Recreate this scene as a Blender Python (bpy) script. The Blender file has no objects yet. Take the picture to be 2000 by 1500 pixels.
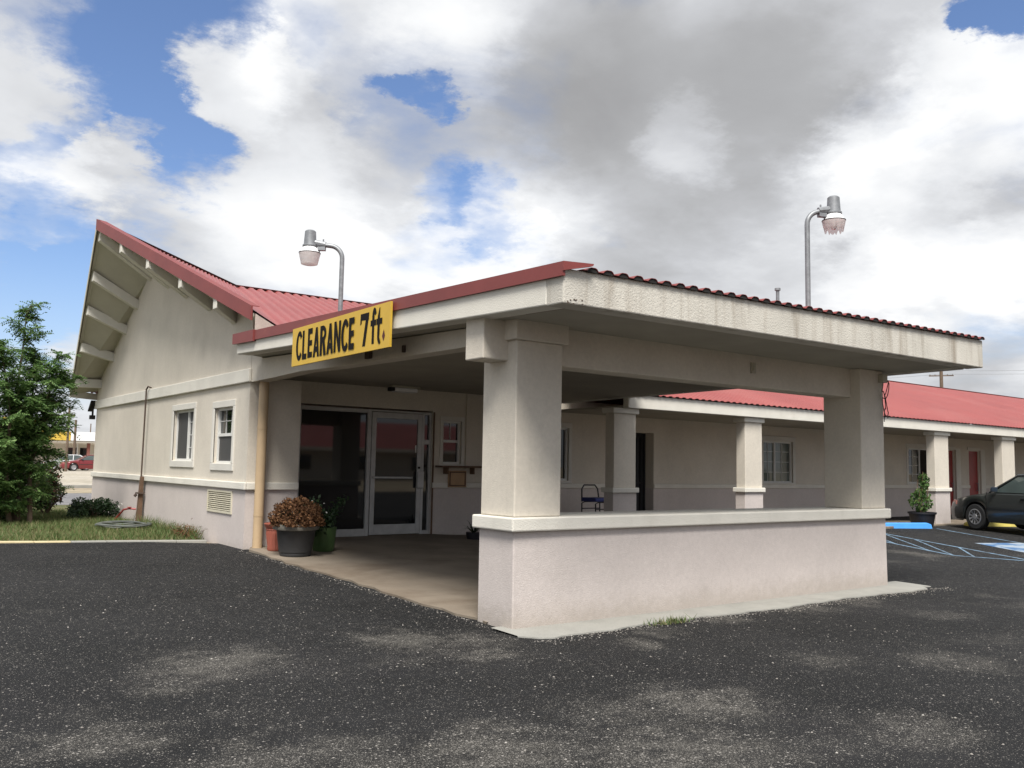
import bpy, bmesh, math, random
import numpy as np
from mathutils import Vector, Matrix
R = math.radians
random.seed(7)
rng = np.random.default_rng(7)
S = bpy.context.scene
COL = S.collection

# ------------------------------------------------------------------ camera
CAM_M = ((0.7994926, -0.6003918, 0.0184717), (0.0701614, 0.0627988, -0.9955570), (0.5965642, 0.7972365, 0.0923315))
cam_d = bpy.data.cameras.new('camera'); cam = bpy.data.objects.new('camera', cam_d); COL.objects.link(cam)
rt, dn, fw = CAM_M
cam.matrix_world = Matrix(((rt[0], -dn[0], -fw[0], 0), (rt[1], -dn[1], -fw[1], 0), (rt[2], -dn[2], -fw[2], 1.5), (0, 0, 0, 1)))
cam_d.sensor_width = 36.0; cam_d.lens = 1732.567/2000*36.0
cam_d.clip_start = .05; cam_d.clip_end = 4000
S.camera = cam

# ------------------------------------------------------------------ world, sun, exposure
SUN_DIR = Vector((-.42, -.55, 1.02)).normalized()      # towards the sun, veiled by cloud
SUN_EL = math.asin(SUN_DIR.z); SUN_AZ = math.atan2(SUN_DIR.x, SUN_DIR.y)
S.view_settings.view_transform = 'Standard'; S.view_settings.look = 'None'
S.view_settings.gamma = 1; S.view_settings.exposure = 0.77
S.render.resolution_x = 1024; S.render.resolution_y = 768

class NT:
    """small node-tree helper"""
    def __init__(s, tree): s.t = tree; s.n = tree.nodes; s.l = tree.links
    def put(s, sock, v):
        if isinstance(v, bpy.types.NodeSocket): s.l.new(v, sock)
        elif v is not None:
            try: sock.default_value = v
            except Exception: sock.default_value = (*v, 1) if len(v) == 3 else v[:3]
    def node(s, typ, ins=None, **kw):
        n = s.n.new(typ)
        for k, v in kw.items(): setattr(n, k, v)
        for k, v in (ins or {}).items(): s.put(n.inputs[k], v)
        return n
    def math(s, op, a, b=None, c=None, clamp=False):
        n = s.node('ShaderNodeMath', operation=op, use_clamp=clamp)
        for i, v in enumerate((a, b, c)):
            if v is not None: s.put(n.inputs[i], v)
        return n.outputs[0]
    def vmath(s, op, a, b=None, out=0):
        n = s.node('ShaderNodeVectorMath', operation=op)
        s.put(n.inputs[0], a)
        if b is not None: s.put(n.inputs[1], b)
        return n.outputs[out]
    def mix(s, f, a, b, blend='MIX'):
        n = s.node('ShaderNodeMix', data_type='RGBA', blend_type=blend)
        s.put(n.inputs[0], f); s.put(n.inputs[6], a); s.put(n.inputs[7], b)
        return n.outputs[2]
    def noise(s, vec, scale, detail=4, rough=.55, dist=0, out=0):
        n = s.node('ShaderNodeTexNoise', {'Scale': scale, 'Detail': detail, 'Roughness': rough, 'Distortion': dist})
        if vec is not None: s.l.new(vec, n.inputs['Vector'])
        return n.outputs[out]
    def ramp(s, v, lo, hi, a=0., b=1., smooth=True):
        n = s.node('ShaderNodeMapRange', {0: v, 1: lo, 2: hi, 3: a, 4: b})
        n.interpolation_type = 'SMOOTHSTEP' if smooth else 'LINEAR'
        return n.outputs[0]

W = bpy.data.worlds.new('World'); S.world = W; W.use_nodes = True
W.node_tree.nodes.clear()
w = NT(W.node_tree)
STR = .1
sky = w.node('ShaderNodeTexSky', sky_type='NISHITA', sun_disc=False, sun_elevation=SUN_EL, sun_rotation=SUN_AZ, air_density=1.0, dust_density=.6, ozone_density=2.0)
skyc = w.mix(1.0, sky.outputs[0], (.76, .80, .92), 'MULTIPLY')
gen = w.node('ShaderNodeTexCoord').outputs['Generated']
sep = w.node('ShaderNodeSeparateXYZ', {0: gen})
den = w.math('ADD', w.math('MAXIMUM', sep.outputs[2], 0.0), .22)
pl = w.node('ShaderNodeCombineXYZ', {0: w.math('DIVIDE', sep.outputs[0], den), 1: w.math('DIVIDE', sep.outputs[1], den), 2: 0.0}).outputs[0]
wob = w.vmath('SUBTRACT', w.noise(pl, 3.0, 8, .66, out=1), (.5, .5, .5))
wdir = w.vmath('NORMALIZE', w.vmath('ADD', gen, w.vmath('MULTIPLY', wob, (.185, .185, .185))))

def sky_dir(px, py):          # where the clouds of this sky stand: a compass direction
    v = [(px-1000)/1732.567, (py-750)/1732.567, 1]
    return Vector([sum(CAM_M[i][k]*v[i] for i in range(3)) for k in range(3)]).normalized()
def blobs(lst):
    acc = None
    for px, py, r, wt in lst:
        c = sky_dir(px, py); a = r/1732.567
        dot = w.vmath('DOT_PRODUCT', wdir, tuple(c), out=1)
        t = w.ramp(dot, math.cos(a), 1.0, 0, wt)
        acc = t if acc is None else w.math('ADD', acc, t)
    return acc
COVER = [(320, 100, 210, -.31), (220, 180, 160, -.24), (335, 270, 130, -.28), (385, 330, 100, -.22), (110, 50, 130, -.10), (255, 300, 85, .24), (140, 150, 90, .12), (300, 230, 40, .12), (200, 60, 60, .08), (440, 75, 110, -.20), (270, 120, 110, -.16),
         (75, 335, 110, -.36), (40, 530, 170, -.30), (130, 500, 130, -.26), (40, 590, 130, -.16), (150, 600, 130, -.14), (250, 40, 100, -.12),
         (775, 185, 52, -.28), (825, 222, 50, -.30), (745, 165, 40, -.20), (862, 240, 30, -.16), (890, 390, 70, -.16), (960, 430, 90, -.18), (890, 440, 90, -.12), (1010, 450, 70, -.10),
         (1955, 45, 90, -.85), (1180, 435, 60, -.14), (1885, 75, 40, -.20), (610, 60, 70, -.10), (500, 20, 70, -.12),
         (450, 150, 120, .40), (400, 130, 70, .22), (520, 240, 150, .34), (250, 285, 70, .28), (165, 260, 70, .16), (115, 390, 110, .30), (15, 190, 120, .24), (420, 430, 140, .24), (1000, 120, 300, .2), (1500, 400, 500, .25), (640, 400, 160, .16)]
SHADE = [(1300, 170, 400, -.30), (1120, 120, 260, -.16), (1540, 240, 260, -.14), (1700, 60, 250, -.10), (1180, 330, 150, -.06), (1000, 230, 180, -.10), (1300, 560, 280, -.06), (1500, 480, 150, -.06), (1750, 640, 180, -.08),
         (780, 320, 150, -.08), (1950, 330, 120, -.08), (700, 120, 150, -.06), (60, 445, 110, -.10), (1900, 700, 120, -.10),
         (450, 160, 130, .3), (560, 80, 120, .2), (130, 340, 110, .25), (60, 400, 90, .2), (900, 510, 160, .35), (1000, 500, 110, .3), (700, 520, 140, .2), (560, 400, 200, .2), (1350, 275, 90, .24), (1690, 250, 130, .34), (1880, 190, 160, .3), (1640, 330, 130, .2), (1760, 420, 150, .22), (1960, 480, 120, .2), (1850, 560, 160, .2), (1080, 40, 160, .16), (860, 60, 140, .2), (1700, 560, 120, .25), (1050, 380, 160, .15)]
big = w.noise(pl, 1.15, 9, .56, .35)
fine = w.noise(pl, 2.9, 8, .54, .35)
cov = w.math('ADD', w.math('ADD', w.math('MULTIPLY', big, .62), w.math('MULTIPLY', fine, .92)), blobs(COVER))
alpha = w.ramp(cov, .33, .86)
sh = w.noise(w.vmath('ADD', pl, (3.1, 1.7, 0)), 1.8, 6, .48, .3)
shade = w.math('ADD', w.math('ADD', w.math('MULTIPLY', w.math('SUBTRACT', sh, .5), 1.15), w.math('MULTIPLY', w.math('SUBTRACT', fine, .5), .6)), blobs(SHADE))
lum = w.ramp(shade, -1.15, .34, .0, 1.0, smooth=False)
cr = w.node('ShaderNodeValToRGB'); w.l.new(lum, cr.inputs[0])
e = cr.color_ramp.elements; e[0].position = 0; e[0].color = (.17, .17, .174, 1); e[1].position = 1; e[1].color = (.60, .605, .61, 1)
for p, c in ((.30, (.225, .226, .232, 1)), (.50, (.272, .275, .283, 1)), (.67, (.36, .367, .383, 1)), (.84, (.49, .50, .516, 1))):
    k = e.new(p); k.color = c
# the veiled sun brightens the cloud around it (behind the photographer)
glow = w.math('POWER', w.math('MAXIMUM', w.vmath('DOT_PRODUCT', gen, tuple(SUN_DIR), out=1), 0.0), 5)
# added dimming of the unseen low sky behind the photographer, to darken the porch
sky_dim = w.math('MULTIPLY', w.ramp(w.vmath('DOT_PRODUCT', gen, tuple(Vector((-.25, -.97, 0)).normalized()), out=1), -.45, .55), w.ramp(sep.outputs[2], .72, .30))
lowdark = w.math('SUBTRACT', 1.0, w.math('MULTIPLY', sky_dim, .26))
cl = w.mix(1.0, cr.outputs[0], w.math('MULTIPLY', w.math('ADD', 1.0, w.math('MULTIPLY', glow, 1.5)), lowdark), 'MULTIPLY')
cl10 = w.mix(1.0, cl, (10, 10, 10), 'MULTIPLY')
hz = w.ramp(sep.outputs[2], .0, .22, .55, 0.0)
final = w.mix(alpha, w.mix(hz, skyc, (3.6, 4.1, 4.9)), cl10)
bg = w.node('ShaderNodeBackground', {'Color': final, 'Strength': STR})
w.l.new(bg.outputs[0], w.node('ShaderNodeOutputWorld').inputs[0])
W.cycles.sampling_method = 'MANUAL'; W.cycles.sample_map_resolution = 512

sl = bpy.data.lights.new('sun', 'SUN'); sl.energy = 3.25; sl.angle = R(22); sl.color = (1, .958, .895)
so = bpy.data.objects.new('sun', sl); COL.objects.link(so)
so.rotation_euler = SUN_DIR.to_track_quat('Z', 'Y').to_euler(); so.location = (-20, -20, 40)

# ------------------------------------------------------------------ materials
def mat(name, col, rough=.8, var=.12, vscale=3., bump=0., bscale=120., metal=0., spec=.5, dirt=None, dirt_col=None, dscale=(2, 2, 2), dlo=.55, dhi=.8, coat=0., detail=5, extra=None):
    """procedural surface: base colour varied by noise, optional stains of their own shape, optional bump"""
    m = bpy.data.materials.new(name); m.use_nodes = True
    m.node_tree.nodes.clear(); t = NT(m.node_tree)
    out = t.node('ShaderNodeOutputMaterial'); p = t.node('ShaderNodeBsdfPrincipled')
    t.l.new(p.outputs[0], out.inputs[0])
    oc = t.node('ShaderNodeTexCoord').outputs['Object']
    nz = t.noise(oc, vscale, detail, .6)
    k = t.ramp(nz, .3, .7, 1-var, 1+var, smooth=False)
    c = t.mix(1.0, (*col, 1), k, 'MULTIPLY')
    if dirt:
        mp = t.node('ShaderNodeMapping', {'Vector': oc, 'Scale': dscale}).outputs[0]
        dn_ = t.ramp(t.noise(mp, 1.0, 7, .62, .3), dlo, dhi, 0, dirt)
        c = t.mix(dn_, c, (*(dirt_col or (.2, .17, .13)), 1))
    if extra: c = extra(t, oc, c, p)
    t.put(p.inputs['Base Color'], c)
    p.inputs['Roughness'].default_value = rough; p.inputs['Metallic'].default_value = metal
    p.inputs['Specular IOR Level'].default_value = spec
    if coat: p.inputs['Coat Weight'].default_value = coat; p.inputs['Coat Roughness'].default_value = .08
    if bump:
        b = t.node('ShaderNodeBump', {'Strength': bump, 'Distance': .01, 'Height': t.noise(oc, bscale, 3, .6)})
        t.l.new(b.outputs[0], p.inputs['Normal'])
    return m

def grime(lo, hi, col, amt):
    def f(t, oc, c, p):
        z = t.node('ShaderNodeSeparateXYZ', {0: oc}).outputs[2]
        n1 = t.noise(t.node('ShaderNodeMapping', {'Vector': oc, 'Scale': (5, 5, .45)}).outputs[0], 1, 7, .65)
        n2 = t.noise(oc, 9, 6, .65)
        h = t.math('ADD', z, t.math('MULTIPLY', t.math('SUBTRACT', n2, .5), .28))
        splash = t.ramp(h, hi, lo, 0, amt)                      # mud splashed up from the ground
        run = t.ramp(n1, .60, .80, 0, .22)                      # faint rain runs
        blot = t.ramp(t.noise(oc, 26, 4, .6), .3, .7, .95, 1.05, False)
        c = t.mix(splash, c, (*col, 1)); c = t.mix(run, c, (.30, .27, .22, 1))
        return t.mix(1.0, c, blot, 'MULTIPLY')
    return f
stain = dict(dirt=.5, dirt_col=(.26, .22, .17), dscale=(1.1, 1.1, .35), dlo=.56, dhi=.82)
M = {}
M['stucco'] = mat('cream_stucco', (.60, .552, .472), .92, .07, 1.3, .40, 85, spec=.2, dirt=.22, dirt_col=(.36, .33, .28), dscale=(1.2, 1.2, .5), dlo=.5, dhi=.8, extra=grime(-9, -8, (.3, .3, .3), 0))
M['dado'] = mat('lilac_grey_stucco', (.535, .482, .452), .92, .06, 1.3, .38, 85, spec=.2, dirt=.25, dirt_col=(.36, .33, .30), dscale=(1.2, 1.2, 1.6), dlo=.52, dhi=.8, extra=grime(.0, .30, (.30, .26, .21), .5))
M['trim'] = mat('white_stucco_trim', (.67, .645, .575), .9, .06, 2, .5, 80, spec=.2, dirt=.25, dirt_col=(.42, .39, .33), dscale=(2, 2, 1), dlo=.52, dhi=.8)
M['fascia'] = mat('weathered_fascia', (.55, .525, .465), .93, .10, 1.6, .7, 60, spec=.15, dirt=.75, dirt_col=(.235, .19, .14), dscale=(5.5, 5.5, .45), dlo=.47, dhi=.80)
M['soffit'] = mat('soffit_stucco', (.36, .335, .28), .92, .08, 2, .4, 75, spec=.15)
M['gable_soffit'] = mat('gable_soffit_paint', (.50, .475, .395), .9, .06, 2, .15, 60, spec=.2)
M['red'] = mat('red_metal_roof', (.245, .052, .045), .45, .10, .8, .03, 8, spec=.6, dirt=.25, dirt_col=(.33, .13, .11), dscale=(.5, .5, .5), dlo=.45, dhi=.75)
M['redtrim'] = mat('red_metal_flashing', (.185, .038, .034), .5, .12, 2, .04, 6, spec=.5, dirt=.3, dirt_col=(.30, .10, .06), dscale=(3, 3, 3), dlo=.6, dhi=.8)
M['dark'] = mat('dark_void', (.012, .011, .010), .9, .1)
M['alu'] = mat('grey_aluminium', (.44, .44, .43), .45, .12, 6, metal=.15)
M['galv'] = mat('galvanised_steel', (.24, .25, .26), .5, .25, 12, metal=.45, spec=.4)
M['whiteframe'] = mat('white_window_frame', (.66, .66, .63), .5, .05)
M['alublank'] = M['alu']
M['glass'] = mat('dark_glass', (.012, .013, .014), .03, .1, spec=.6)
M['glassgreen'] = mat('curtained_glass', (.085, .105, .095), .06, .35, 1.6, spec=.6, dirt=.5, dirt_col=(.17, .18, .165), dscale=(14, 14, .5), dlo=.4, dhi=.7)
M['screen'] = mat('insect_screen', (.055, .055, .055), .6, .1)
M['reddoor'] = mat('red_door_paint', (.30, .032, .028), .45, .12)
M['steeldoor'] = mat('black_steel_door', (.018, .019, .021), .5, .2, 3)
M['yellow'] = mat('yellow_sign_paint', (.57, .365, .04), .5, .06, 2.5, dirt=.2, dirt_col=(.45, .26, .06), dscale=(3, 3, 3))
M['black'] = mat('black_letter_paint', (.010, .009, .009), .8, .1, spec=.15)
M['maroon'] = mat('maroon_paint', (.07, .008, .010), .55, .1)
M['pipe'] = mat('tan_downpipe_paint', (.48, .35, .21), .5, .07, 3, dirt=.3, dirt_col=(.42, .30, .19), dscale=(5, 5, 1.2))
M['wtrim'] = mat('cream_window_trim', (.61, .59, .535), .92, .06, 2, .4, 80, spec=.2)
M['rust'] = mat('rusty_iron', (.075, .05, .036), .8, .3, 12)
M['wood'] = mat('weathered_wood', (.125, .072, .042), .85, .3, 6, .3, 40)
M['polewood'] = mat('pole_wood', (.12, .085, .06), .9, .2, 3)
M['louver'] = mat('cream_louver', (.58, .54, .42), .55, .06)
M['ply'] = mat('tan_panel', (.42, .27, .15), .7, .12, 5)
M['concrete'] = mat('slab_concrete', (.21, .175, .135), .85, .15, 1.2, .25, 60, spec=.3, dirt=.65, dirt_col=(.11, .08, .055), dscale=(.7, .7, 1), dlo=.42, dhi=.66)
M['apron'] = mat('apron_concrete', (.27, .265, .24), .9, .1, 3, .3, 60, dirt=.4, dirt_col=(.25, .23, .2), dscale=(3, 3, 1))
M['kerb'] = mat('faded_yellow_kerb', (.50, .42, .25), .9, .15, 4, .3, 50, dirt=.5, dirt_col=(.3, .27, .22), dscale=(3, 3, 3))
M['blue'] = mat('blue_kerb_paint', (.055, .27, .66), .6, .07, 4)
M['paintline'] = mat('worn_blue_line_paint', (.15, .24, .33), .8, .25, 6, dirt=.75, dirt_col=(.05, .06, .07), dscale=(7, 7, 7), dlo=.44, dhi=.62)
M['symbol'] = mat('worn_white_blue_paint', (.28, .33, .38), .8, .1, 4, dirt=.95, dirt_col=(.04, .12, .26), dscale=(2.2, 2.2, 2), dlo=.47, dhi=.56)
M['yellowstop'] = mat('yellow_kerb_paint', (.50, .42, .10), .8, .12, 4)
M['potdark'] = mat('charcoal_pot', (.028, .028, .029), .6, .15, 8, .15, 40)
M['potrim'] = mat('taupe_pot_rim', (.13, .12, .10), .6, .15, 8)
M['terra'] = mat('terracotta_plastic', (.27, .075, .047), .55, .1, 6)
M['potgreen'] = mat('green_pot', (.055, .105, .03), .5, .12, 5)
M['tub'] = mat('black_plastic_tub', (.014, .014, .018), .5, .15, 6)
M['soil'] = mat('soil', (.05, .035, .025), .95, .3, 20)
M['bluevinyl'] = mat('blue_vinyl', (.012, .025, .16), .45, .1)
M['blacksteel'] = mat('black_tube_steel', (.012, .012, .014), .45, .1)
M['rubber'] = mat('tyre_rubber', (.018, .018, .018), .85, .15, 10)
M['rimcover'] = mat('grey_wheel_cover', (.34, .34, .35), .38, .08, metal=.5)
M['plasticblack'] = mat('black_bumper_plastic', (.018, .020, .020), .6, .1)
M['lens'] = mat('clear_lamp_lens', (.42, .30, .28), .2, .06, spec=.7)
M['amber'] = mat('red_amber_lens', (.35, .12, .09), .25, .06)
M['carglass'] = mat('car_glass', (.05, .065, .062), .04, .15, 1.5, spec=.7)
M['lampwhite'] = mat('white_reflector', (.80, .80, .80), .4, .04)
M['hose'] = mat('grey_green_hose', (.10, .11, .10), .6, .15)
M['brownwire'] = mat('black_cable', (.015, .014, .014), .6, .1)
M['box'] = mat('beige_box', (.40, .37, .29), .6, .08)

def paint(name, col): return mat(name, col, .3, .05, 3, coat=.6)
def leafmat(name, cols, rough=.6, trans=.25):
    m = bpy.data.materials.new(name); m.use_nodes = True; m.node_tree.nodes.clear(); t = NT(m.node_tree)
    out = t.node('ShaderNodeOutputMaterial'); p = t.node('ShaderNodeBsdfPrincipled')
    info = t.node('ShaderNodeNewGeometry').outputs['Random Per Island']
    r = t.node('ShaderNodeValToRGB'); t.l.new(info, r.inputs[0])
    el = r.color_ramp.elements; el[0].color = (*cols[0], 1); el[-1].color = (*cols[-1], 1)
    for i, c in enumerate(cols[1:-1]): k = el.new((i+1)/(len(cols)-1)); k.color = (*c, 1)
    t.l.new(r.outputs[0], p.inputs['Base Color']); p.inputs['Roughness'].default_value = rough
    p.inputs['Specular IOR Level'].default_value = .35
    tr = t.node('ShaderNodeBsdfTranslucent', {0: r.outputs[0]})
    mx = t.node('ShaderNodeMixShader', {0: trans}); t.l.new(p.outputs[0], mx.inputs[1]); t.l.new(tr.outputs[0], mx.inputs[2])
    t.l.new(mx.outputs[0], out.inputs[0]); return m
M['leaf'] = leafmat('locust_leaves', trans=.38, cols=[(.05, .105, .035), (.09, .175, .05), (.15, .25, .075), (.22, .33, .12)])
M['leafdark'] = leafmat('dark_shrub_leaves', [(.014, .03, .014), (.024, .05, .02), (.04, .075, .025)])
M['leafred'] = leafmat('red_green_leaves', [(.02, .035, .015), (.035, .05, .02), (.11, .03, .02), (.03, .06, .02), (.05, .02, .018)])
M['leafbrown'] = leafmat('dry_brown_flowers', [(.06, .028, .012), (.12, .055, .022), (.18, .088, .036), (.085, .035, .018)], .8, .1)
M['leafpot'] = leafmat('glossy_pot_leaves', [(.03, .07, .02), (.07, .14, .035), (.13, .19, .06)], .45)
M['blade'] = leafmat('grass_blades', [(.17, .155, .07), (.09, .14, .04), (.25, .21, .11), (.06, .12, .03), (.10, .15, .045), (.08, .14, .035)], .7)
M['petal'] = mat('white_petals', (.8, .8, .76), .6, .05)
M['bark'] = mat('tree_bark', (.12, .085, .06), .9, .3, 8, .5, 30)
M['pebble'] = leafmat('pale_pebbles', [(.20, .185, .16), (.28, .26, .235), (.12, .11, .10), (.36, .34, .31)], .9, 0.)

def asphalt():
    m = bpy.data.materials.new('worn_asphalt'); m.use_nodes = True; m.node_tree.nodes.clear(); t = NT(m.node_tree)
    out = t.node('ShaderNodeOutputMaterial'); p = t.node('ShaderNodeBsdfPrincipled'); t.l.new(p.outputs[0], out.inputs[0])
    oc = t.node('ShaderNodeTexCoord').outputs['Object']
    # worn places: the seal coat is gone and pale aggregate shows
    wear = t.ramp(t.noise(oc, .75, 6, .62, .4), .50, .74)
    wear2 = t.ramp(t.noise(t.vmath('ADD', oc, (7, 3, 0)), .22, 3, .5), .42, .62)
    spots = None
    wv = t.vmath('ADD', oc, t.vmath('MULTIPLY', t.vmath('SUBTRACT', t.noise(oc, 2.4, 5, .65, out=1), (.5, .5, .5)), (1.1, 1.1, 0)))
    for cx, cy, r, k in ((2.35, 6.75, .75, .85), (1.9, 6.3, .5, .5), (3.95, 6.75, .62, .8), (4.5, 6.45, .5, .6), (5.55, 5.5, .3, .7), (4.55, 4.05, .65, .85), (3.9, 4.2, .5, .45), (1.2, 5.2, .6, .6),
                         (2.9, 3.9, .7, .75), (3.7, 3.3, .9, .75), (2.2, 4.4, .5, .5), (6.1, 5.85, .3, .5), (7.2, 6.0, .35, .6), (9.6, 6.05, .5, .7), (8.6, 6.0, .5, .5), (7.3, 3.7, .6, .5), (6.4, 4.3, .5, .4), (5.2, 2.9, .6, .55), (9.5, 5.0, .5, .35), (4.2, 5.9, .35, .7), (13, 8.8, 1.2, .35)):
        d = t.vmath('DISTANCE', wv, (cx, cy, 0), out=1)
        s = t.ramp(d, r, r*.1, 0, k); spots = s if spots is None else t.math('MAXIMUM', spots, s)
    spots = t.math('MULTIPLY', spots, t.ramp(t.noise(oc, 5.5, 8, .75), .32, .60, .15, 1.25))
    wr = t.math('MAXIMUM', t.math('MULTIPLY', wear, t.math('MULTIPLY', wear2, .75)), spots)
    wr = t.math('ADD', wr, .14, clamp=True)
    # aggregate: two sizes of stone, each stone its own tone, shown where worn
    def stones(sc, lo):
        v = t.node('ShaderNodeTexVoronoi', {'Scale': sc, 'Randomness': 1.0}); t.l.new(t.vmath('ADD', oc, t.vmath('MULTIPLY', t.noise(oc, sc*1.3, 2, out=1), (.5/sc, .5/sc, 0))), v.inputs['Vector'])
        r = t.node('ShaderNodeSeparateXYZ', {0: v.outputs['Color']})
        thr = t.math('SUBTRACT', 1.0, t.math('MULTIPLY', wr, lo))
        pick = t.math('GREATER_THAN', r.outputs[0], thr)
        shape = t.ramp(v.outputs['Distance'], .52, .30)
        return t.math('MULTIPLY', pick, shape), r.outputs[1], v.outputs['Distance']
    a1, b1, d1 = stones(120, .62); a2, b2, d2 = stones(62, .17); a3, b3, d3 = stones(210, .85)
    fine_ = t.noise(oc, 260, 3, .7); mid = t.noise(oc, 7, 5, .65); lo_ = t.noise(oc, .5, 4, .6)
    base = t.mix(t.ramp(lo_, .3, .7), (.0075, .008, .009, 1), (.0135, .0137, .0148, 1))
    base = t.mix(1.0, base, t.ramp(mid, .3, .7, .75, 1.25, False), 'MULTIPLY')
    base = t.mix(1.0, base, t.ramp(fine_, .3, .7, .3, 1.9, False), 'MULTIPLY')
    dust = t.mix(t.math('MULTIPLY', wr, .30), base, (.075, .069, .058, 1))
    dust = t.mix(1.0, dust, t.ramp(fine_, .25, .75, .6, 1.4, False), 'MULTIPLY')
    st1 = t.mix(b1, (.07, .066, .06, 1), (.26, .245, .22, 1)); st2 = t.mix(b2, (.10, .095, .088, 1), (.32, .30, .275, 1)); st3 = t.mix(b3, (.05, .048, .045, 1), (.19, .18, .16, 1))
    c = t.mix(a3, dust, st3); c = t.mix(a1, c, st1); c = t.mix(a2, c, st2)
    t.put(p.inputs['Base Color'], c); t.put(p.inputs['Roughness'], t.ramp(mid, .3, .7, .72, .92)); p.inputs['Specular IOR Level'].default_value = .14
    h = t.math('ADD', t.math('MULTIPLY', fine_, .5), t.math('ADD', t.math('MULTIPLY', d1, -.5), t.math('MULTIPLY', mid, .6)))
    b = t.node('ShaderNodeBump', {'Strength': .55, 'Distance': .008, 'Height': h}); t.l.new(b.outputs[0], p.inputs['Normal'])
    return m
M['asphalt'] = asphalt()
def patchy(name, cols, sc, rough=.95, bs=30):
    m = bpy.data.materials.new(name); m.use_nodes = True; m.node_tree.nodes.clear(); t = NT(m.node_tree)
    out = t.node('ShaderNodeOutputMaterial'); p = t.node('ShaderNodeBsdfPrincipled'); t.l.new(p.outputs[0], out.inputs[0])
    oc = t.node('ShaderNodeTexCoord').outputs['Object']
    r = t.node('ShaderNodeValToRGB'); t.l.new(t.ramp(t.noise(oc, sc, 8, .68, .3), .28, .72), r.inputs[0])
    el = r.color_ramp.elements; el[0].color = (*cols[0], 1); el[-1].color = (*cols[-1], 1)
    for i, c in enumerate(cols[1:-1]): k = el.new((i+1)/(len(cols)-1)); k.color = (*c, 1)
    t.l.new(t.mix(1.0, r.outputs[0], t.ramp(t.noise(oc, sc*18, 4, .7), .3, .7, .7, 1.3, False), 'MULTIPLY'), p.inputs['Base Color'])
    p.inputs['Roughness'].default_value = rough; p.inputs['Specular IOR Level'].default_value = .2
    b = t.node('ShaderNodeBump', {'Strength': .5, 'Distance': .02, 'Height': t.noise(oc, bs, 4)}); t.l.new(b.outputs[0], p.inputs['Normal'])
    return m
M['turf'] = patchy('dry_turf', [(.045, .06, .02), (.13, .11, .055), (.07, .085, .03), (.22, .185, .115)], 1.1)
M['desert'] = patchy('dry_earth', [(.20, .16, .11), (.30, .25, .18), (.24, .21, .14)], .12)
M['gravel'] = patchy('tan_gravel', [(.30, .27, .215), (.38, .345, .285), (.33, .30, .25)], .15)
M['street'] = patchy('grey_street', [(.15, .145, .15), (.19, .185, .185)], .2)

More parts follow.
